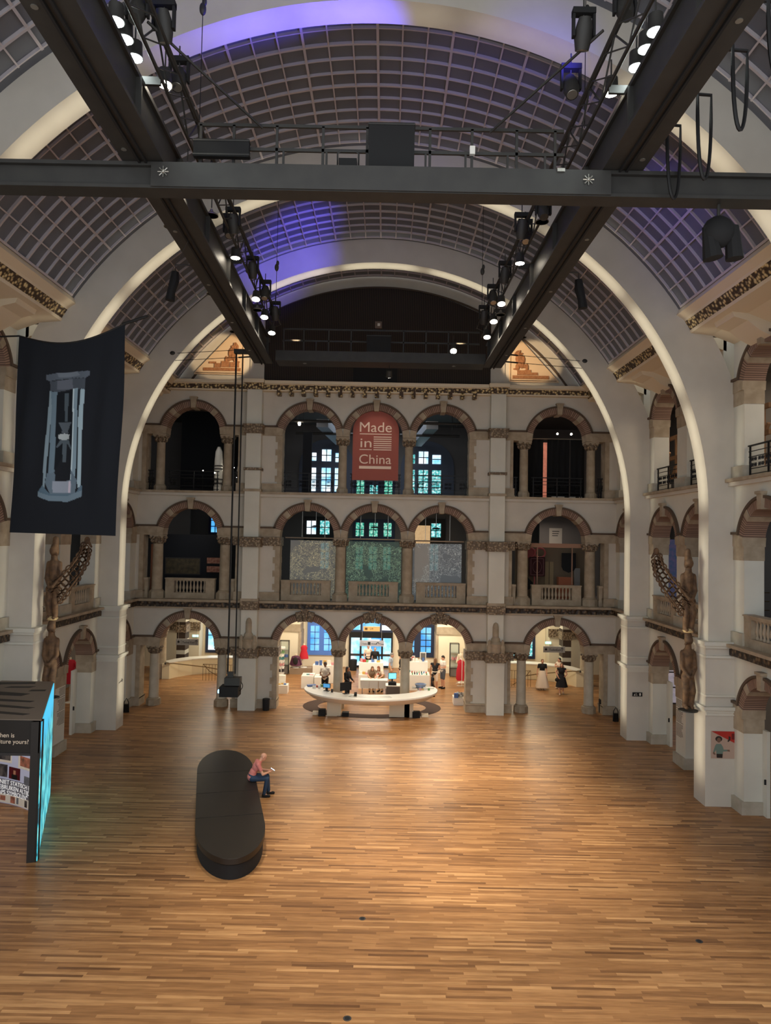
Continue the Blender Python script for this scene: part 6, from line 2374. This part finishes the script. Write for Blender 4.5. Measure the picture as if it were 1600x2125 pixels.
for s, y, tx in ((1, 25.95, 'right'), (-1, 25.95, 'left')):
    t = thing('wall_text', 'block of small printed text on the %s arcade pier between two arches' % tx, 'text panel', (s * (XW - .004), y, 0))
    bm = BM()
    z = 2.3
    rr = random.Random(4)
    for i in range(26):
        if i in (6, 7, 16):
            z -= .03
        wd = rr.uniform(.42, .6)
        a, b = (.3 - wd, .3)
        box(bm, -.003, .003, a, b, z, z + .018)
        z -= .048
    obj('text_lines', bm, INK, t, 0)
t = thing('arrow_mark', 'thin drawn arrow on the left far pier', 'arrow', (-10.30, 29.35, 1.9))
bm = BM()
tube(bm, [(.0, -.2, -.04), (.0, .2, .02)], .012, 5)
tube(bm, [(0, .12, .08), (0, .2, .02), (0, .14, -.05)], .012, 5)
obj('stroke', bm, GREYP, t)

# ---------------------------------------------------------------- exhibits in the galleries
DPIC = mat('dim_painting', L(64, 56, 42), .7, col2=L(96, 84, 58), scale=5)
RPIC = mat('red_print', L(150, 84, 66), .7, col2=L(196, 148, 124), scale=9)
struct('wall_partition_black', box(BM(), -11.1, -6.6, 36.0, 36.15, 4.95, 7.95), NAVY, smooth=0)
for nme, x0, x1, z0, z1, m, tx in (('painting', -10.68, -8.88, 5.92, 6.78, DPIC, 'wide dim painting on the black partition of the first gallery'), ('art_print', -8.61, -7.75, 6.46, 6.85, RPIC, 'upper small red print on the black partition'), ('art_print', -8.61, -7.75, 6.02, 6.42, RPIC, 'lower small red print on the black partition')):
    t = thing(nme, tx, 'picture', ((x0 + x1) / 2, 35.95, z0))
    h = (x1 - x0) / 2
    obj('frame', box(BM(), -h, h, 0, .05, 0, z1 - z0), GREYD if m is DPIC else BLACKM, t, 0)
    obj('picture_face', box(BM(), -h + .05, h - .05, -.006, 0, .05, z1 - z0 - .05), m, t, 0)
t = thing('white_mask', 'pale carved figure in the gap left of the left pilaster, first gallery', 'carving', (-6.62, 35.0, 4.95))
bm = BM()
caps(bm, (0, 0, .9), .09, (.03, 0, 1.7), .07)
ell(bm, (.1, 0, 2.4), (.1, .08, .2))
remesh('figure', bm, CREAM_M, t, .03)
obj('base', box(BM(), -.12, .12, -.12, .12, 0, .85), BLACKM, t, 0)
one('striped_pole', tube(BM(), [(0, 0, 0), (0, 0, 2.5)], .09, 10), mat('orange_board', L(170, 110, 80), .8), 'slim pinkish post left of the outermost left column, first gallery', 'post', (-11.0, 35.0, 4.95))

# right first gallery exhibit
PINK = mat('pink_paint', L(186, 92, 92), .7)
t = thing('loop_sculpture', 'pink double loop shape on the exhibit wall of the right first gallery', 'sculpture', (8.0, 36.0, 4.95))
bm = BM()
for q in (-1, 1):
    tube(bm, [(q * .26 + .26 * math.cos(a), 0, 2.42 + .24 * math.sin(a)) for a in [i * PI / 12 for i in range(24)]], .045, 8, True)
obj('loops', bm, PINK, t)
obj('loop_fill', prism(BM(), [(-.26 + .24 * math.cos(a), 2.42 + .22 * math.sin(a)) for a in [i * PI / 12 for i in range(24)]], .02, .05), mat('dark_pink', L(150, 70, 72), .7), t, 0)
obj('support', box(BM(), -.03, .03, .02, .06, 0, 2.2), PINK, t, 0)
t = thing('hanging_textile', 'dark red patterned textile below the pink loops', 'textile', (8.1, 35.9, 6.18))
obj('cloth', box(BM(), -.40, .40, 0, .03, 0, .98), mat('dark_red_textile', L(66, 30, 34), .9), t, 0)
bm = BM()
for a, b, c_, d2 in ((-.33, .33, .06, .09), (-.33, .33, .88, .91), (-.33, -.30, .06, .91), (.30, .33, .06, .91)):
    box(bm, a, b, -.008, 0, c_, d2)
tube(bm, [(.22 * math.cos(a), -.004, .48 + .3 * math.sin(a)) for a in [i * PI / 10 for i in range(20)]], .012, 5, True)
obj('woven_border', bm, mat('faded_rose', L(130, 92, 92), .9), t, 0)
obj('stand', box(BM(), -.02, .02, .03, .06, -1.23, 0), BLACK, t, 0)
one('black_shield', prism(BM(), [(-.36, 1.0), (.36, 1.0), (.36, .3), (.27, .12), (0, 0), (-.27, .12), (-.36, .3)], 0, .05), BLACKM, 'black shield shaped panel on the exhibit wall of the right first gallery', 'panel', (9.76, 36.15, 6.38), smooth=0)
for x, w_, h_, z, tx in ((8.82, .2, 1.24, 5.66, 'left'), (9.06, .2, 1.24, 5.66, 'right')):
    one('wooden_board', box(BM(), -w_ / 2, w_ / 2, 0, .04, 0, h_), mat('pale_board', L(170, 148, 112), .8), 'pale upright board in the right first gallery exhibit, %s of a pair' % tx, 'board', (x, 36.9, z), smooth=0)
struct('wall_exhibit', box(BM(), 7.2, 10.9, 37.0, 37.15, 4.95, 7.75), mat('olive_wall', L(134, 116, 94), .85), smooth=0)
one('orange_cabinet', box(BM(), -.36, .36, 0, .4, 0, 1.2), mat('orange_paint', L(178, 104, 70), .7), 'low orange exhibit block before the black shield', 'cabinet', (9.55, 35.9, 4.96), smooth=0)
one('text_board', box(BM(), -.15, .15, 0, .03, -.94, .72), mat('pale_text_board', L(140, 136, 132), .7), 'pale text board right of the black shield', 'board', (10.2, 36.2, 5.9), smooth=0)
one('black_wedge', prism(BM(), [(-.16, .0), (-.16, .72), (.17, .40), (.17, .28), (.05, .1)], 0, .05), BLACKM, 'black wedge shaped panel behind the left column of the right first gallery', 'panel', (7.6, 35.3, 5.5), smooth=0)
t = thing('timber_portal', 'pinkish timber beam on two slim posts across the right first gallery arch', 'frame', (8.6, 34.25, 4.96))
obj('beam', box(BM(), -1.25, 1.25, -.05, .05, 2.70, 2.90), mat('pinkish_timber', L(168, 130, 108), .8), t, 0)
for x in (-.85, .82):
    obj('post', box(BM(), x - .022, x + .022, -.03, .03, 0, 2.70), MATS['pinkish_timber'], t, 0)
t = thing('wall_caption', 'pale lit caption panel with three lines on the back wall, right first gallery', 'text panel', (10.0, 40.0, 7.75))
obj('panel', box(BM(), -.36, .36, 0, .03, 0, .95), mat('caption_white', L(206, 200, 190), .8), t, 0)
bm = BM()
for i in range(3):
    box(bm, -.2, .2 - .04 * i, -.006, 0, .75 - .12 * i, .79 - .12 * i)
obj('text_lines', bm, GREYD, t, 0)
struct('wall_partition_grey', box(BM(), 9.1, 12.5, 40.05, 40.2, 4.95, 9.6), PLASTER_D, smooth=0)
struct('wall_partition_left', box(BM(), -12, -10.6, 40.05, 40.2, 4.95, 9.6), PLASTER_D, smooth=0)

# second gallery: dark room with a totem on the left
struct('wall_dark_room', box(BM(), -11.2, -6.0, 40.0, 40.2, 10.0, 14.9), NAVY, smooth=0)
t = thing('white_totem', 'tall pale carved totem with rings in the dark room of the second gallery', 'totem', (-8.35, 37.0, 10.0))
obj('shaft', lathe(BM(), [(.24, 0), (.23, .5), (.20, .55), (.22, .9), (.22, 1.8), (.18, 2.3), (.08, 2.55)], 14), WHITE, t)
bm = BM()
for z in (.6, .8, 1.35, 1.5):
    lathe(bm, [(.235, z), (.25, z + .04), (.235, z + .08)], 14)
obj('carved_ring', bm, GREYP, t)
t = thing('pale_spear', 'pale leaning spear shaped carving in the dark room of the second gallery', 'carving', (-7.5, 37.6, 10.0))
obj('blade', prism(BM(), [(-.08, 0), (.06, 0), (.12, 1.2), (.3, 2.3), (.16, 2.2), (-.02, 1.4)], -.04, .04), GREYP, t, 0)
for i, (x, y, z) in enumerate(((-8.9, 36.0, 11.2), (-7.9, 37.0, 11.5), (-7.6, 37.2, 11.5), (-8.3, 36, 11.1), (-6.95, 36.5, 11.15), (-7.2, 36.2, 10.9))):
    sl = thing('small_spotlight', 'tiny lit point in the dark room of the second gallery, %s from the left' % ('second', 'fourth', 'fifth', 'third', 'last', 'sixth')[i], 'light', (x, y, z), group='tiny lights in the dark room')
    obj('lit_head', ell(BM(), (0, 0, 0), .03), GLOW, sl)
    obj('stem', tube(BM(), [(0, 0, 10.0 - z), (0, 0, -.02)], .006, 4), BLACK, sl)
# black curtains on the right of the second gallery
CURT = mat('black_curtain', L(14, 14, 16), .9)
for x0, x1, tx in ((6.55, 8.08, 'left of the bright gap'), (8.28, 9.35, 'right of the bright gap'), (9.42, 10.1, 'at the far right')):
    bm = BM()
    n = int((x1 - x0) / .05)
    row = [(x0 + (x1 - x0) * i / n, .03 * math.sin(i * 1.1)) for i in range(n + 1)]
    for (xa, ya), (xb, yb) in zip(row, row[1:]):
        bm.faces.new([bm.verts.new(p) for p in ((xa, ya, .05), (xb, yb, .05), (xb, yb, 2.95), (xa, ya, 2.95))])
    bmesh.ops.remove_doubles(bm, verts=bm.verts, dist=1e-4)
    o = one('black_curtain', bm, CURT, 'black curtain in the right second gallery arch, ' + tx, 'curtain', (0, 34.7, 10.0), group='black curtains of the second gallery')
    o.modifiers.new('thick', 'SOLIDIFY').thickness = .01
one('curtain_rail', tube(BM(), [(6.5, 34.7, 12.98), (10.2, 34.7, 12.98)], .025, 6), STEEL, 'rail carrying the black curtains of the right second gallery', 'rail')
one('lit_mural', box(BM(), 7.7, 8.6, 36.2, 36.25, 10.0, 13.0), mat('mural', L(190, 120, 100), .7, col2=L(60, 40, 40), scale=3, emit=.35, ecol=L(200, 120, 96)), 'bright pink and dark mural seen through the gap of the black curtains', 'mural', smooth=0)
for i, (x, w_) in enumerate(((6.75, .18), (8.75, .62), (9.45, .3), (9.85, .12))):
    one('white_box', box(BM(), -w_ / 2, w_ / 2, -.05, .05, 0, .14), WHITE, 'small white box on the floor before the black curtains, %s from the left' % ordn[i], 'box', (x, 34.45, 10.0), smooth=0)
# ducts and pipes under the gallery ceiling
DUCT = mat('grey_duct', L(132, 138, 148), .5)
for s, x in ((-1, -2.9), (1, 2.7)):
    one('air_duct', slab(BM(), [(x - .3, 36.0), (x + .3, 36.0), (x - s * .5 + .3, 43.0), (x - s * .5 - .3, 43.0)], 13.55, 13.95), DUCT, 'grey rectangular air duct under the ceiling behind the %s arch of the second gallery' % ('left' if s < 0 else 'right'), 'duct', smooth=0)
    one('black_panel_wall', box(BM(), x - s * -.0 - .9 if s < 0 else x + .5, (x - .45) if s < 0 else x + .95, 35.5, 35.7, 10.0, 13.2), NAVY, 'tall black exhibition panel behind the %s arch of the second gallery' % ('left' if s < 0 else 'right'), 'panel', smooth=0) if s < 0 else None
    for k, y in enumerate((35.5, 38.0)):
        one('ceiling_pipe', tube(tube(tube(BM(), [(x - 1.6, y, 13.75 - .25 * k), (x + 1.6, y, 13.75 - .25 * k)], .07, 8), [(x - 1.2, y, 13.6), (x - 1.2, y, 14.9)], .015, 5), [(x + 1.2, y, 13.6), (x + 1.2, y, 14.9)], .015, 5), BLACK, 'black pipe under the %s second gallery ceiling, %s one' % ('left' if s < 0 else 'right', ('front', 'rear')[k]), 'pipe')
    one('track_spotlight', lathe(BM(), [(.05, 0), (.07, .12), (.05, .16)], 10), GLOW, 'small lit track spotlight behind the %s second gallery arch' % ('left' if s < 0 else 'right'), 'lamp', (x - 1.1 if s < 0 else x - .9, 35.5, 13.53), group='track spotlights')
for x in (8.95, 9.65):
    one('track_spotlight', ell(BM(), (0, 0, 0), .05), GLOW, 'lit track spotlight above the black curtains, %s of two' % ('left' if x < 9 else 'right'), 'lamp', (x, 35.5, 13.35))
# pendant discs behind the gauze screens
for i, (x, tx) in enumerate(((-3.05, 'left'), (-.1, 'middle'), (2.95, 'right'))):
    t = thing('pendant_light', 'dark disc pendant above the %s gauze screen' % tx, 'lamp', (x, 35.5, 8.45), group='disc pendants above the gauze screens')
    obj('disc', lathe(BM(), [(.2, 0), (.22, .04), (.1, .08)], 16), BLACKM, t)
    obj('rod', tube(BM(), [(0, 0, .08), (0, 0, 1.15)], .012, 5), STEEL, t)
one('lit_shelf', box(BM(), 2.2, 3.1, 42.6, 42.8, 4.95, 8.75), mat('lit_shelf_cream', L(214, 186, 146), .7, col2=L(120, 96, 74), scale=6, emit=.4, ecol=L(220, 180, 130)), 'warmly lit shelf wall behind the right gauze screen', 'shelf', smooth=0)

# side galleries: what shows through their arches
LATH = mat('pale_timber', L(170, 132, 100), .8)
for k, (y, z) in enumerate(((32.3, 10.0), (25.2, 10.0))):
    t = thing('timber_structure', 'pale timber frame structure in the right second gallery, %s bay' % ('far', 'near')[k], 'frame', (13.2, y, z))
    bm = BM()
    for q in (-1.1, 0, 1.1):
        box(bm, -.08, .08, q - .06, q + .06, 0, 2.7)
    for zz in (.9, 1.7, 2.6):
        box(bm, -.06, .06, -1.6, 1.6, zz, zz + .16)
    obj('timber_posts', bm, LATH, t, 0)
    bm = BM()
    for q in (-.8, .5):
        cbox(bm, (.1, q, 1.5), (.1, .1, 1.6), Matrix.Rotation(.7, 3, 'X'))
    obj('brace', bm, LATH, t, 0)
t = thing('showcase', 'glass showcase with dark frame inside the right ground arcade', 'showcase', (14.2, 33.4, 0))
bm = BM()
for x in (-.6, 0, .6):
    box(bm, x - .03, x + .03, -.03, .03, .5, 2.0)
for z in (.5, 1.25, 1.95):
    box(bm, -.63, .63, -.03, .03, z, z + .05)
obj('metal_frame', bm, BLACK, t, 0)
obj('lit_back', box(BM(), -.6, .6, .3, .34, .5, 2.0), mat('showcase_back', L(180, 160, 156), .6, col2=L(70, 66, 76), scale=4, emit=.25, ecol=L(180, 170, 180)), t, 0)
obj('plinth', box(BM(), -.63, .63, -.05, .36, 0, .5), TAUPE, t, 0)
t = thing('patterned_screen', 'tall dark lattice panel with red and blue lights in the right first gallery', 'panel', (13.4, 31.5, 4.95))
obj('panel', box(BM(), -.5, .5, 0, .06, 0, 3.2), mat('lattice_panel', L(22, 20, 24), .6, col2=L(130, 40, 50), scale=5, emit=.1, ecol=L(90, 110, 150)), t, 0)
obj('base', box(BM(), -.55, .55, -.05, .12, 0, .1), BLACK, t, 0)
t = thing('wall_screen', 'black screen on a bracket under the near right first gallery arch', 'screen', (12.7, 24.0, 8.1))
obj('panel', box(BM(), -.5, .5, -.04, .04, 0, .6), BLACKM, t, 0)
obj('bracket', tube(BM(), [(0, 0, .6), (0, 0, 1.5)], .03, 6), BLACK, t)
t = thing('stair_railing', 'dark stair railing behind the near right first gallery balustrade', 'railing', (12.7, 24.4, 4.96))
bm = BM()
for q in (-.4, .0, .4):
    tube(bm, [(q, 0, 0), (q, 0, 2.2)], .025, 6)
for z in (.5, .8, 1.1, 1.4):
    tube(bm, [(-.7, 0, z), (.9, 0, z)], .015, 5)
obj('bars', bm, BRONZE, t)
one('exhibition_wall', box(BM(), -.06, .06, -.5, .5, 0, 3.0), BLACKM, 'tall black panel in the left first gallery behind its balustrade', 'panel', (-12.6, 28.3, 4.96), smooth=0)
for s, y in ((-1, 28.1), (1, 21.0), (1, 28.1), (-1, 21.2)):
    pass
for s, y0, tx in ((1, 21.2, 'near right'), (1, 28.3, 'far right'), (-1, 28.3, 'far left')):
    r = struct('door_%d' % (2 + (s > 0) + 2 * (y0 > 25)), box(BM(), *sorted((s * 11.75, s * 11.85)), y0 - .1, y0 + .5, 0, 2.5), PLASTER_W, smooth=0)
    obj('door_handle', box(BM(), *sorted((s * 11.70, s * 11.76)), y0 - .06, y0 - .03, .95, 1.1), BLACKM, r, 0)

for x, y, tx in ((10.1, 17.0, 'far right'), (.1, 15.2, 'centre front'), (-.05, 12.1, 'nearest the viewer')):
    t = thing('floor_outlet', 'small round dark floor outlet in the boards, ' + tx, 'floor outlet', (x if x < 9 else 6.9, y if x < 9 else 14.6, 0), group='floor outlets')
    obj('plate', lathe(BM(), [(.07, 0), (.07, .004)], 16), GREYD, t, 0)
    obj('cap', lathe(BM(), [(.045, .004), (.045, .006)], 16), BLACKM, t, 0)
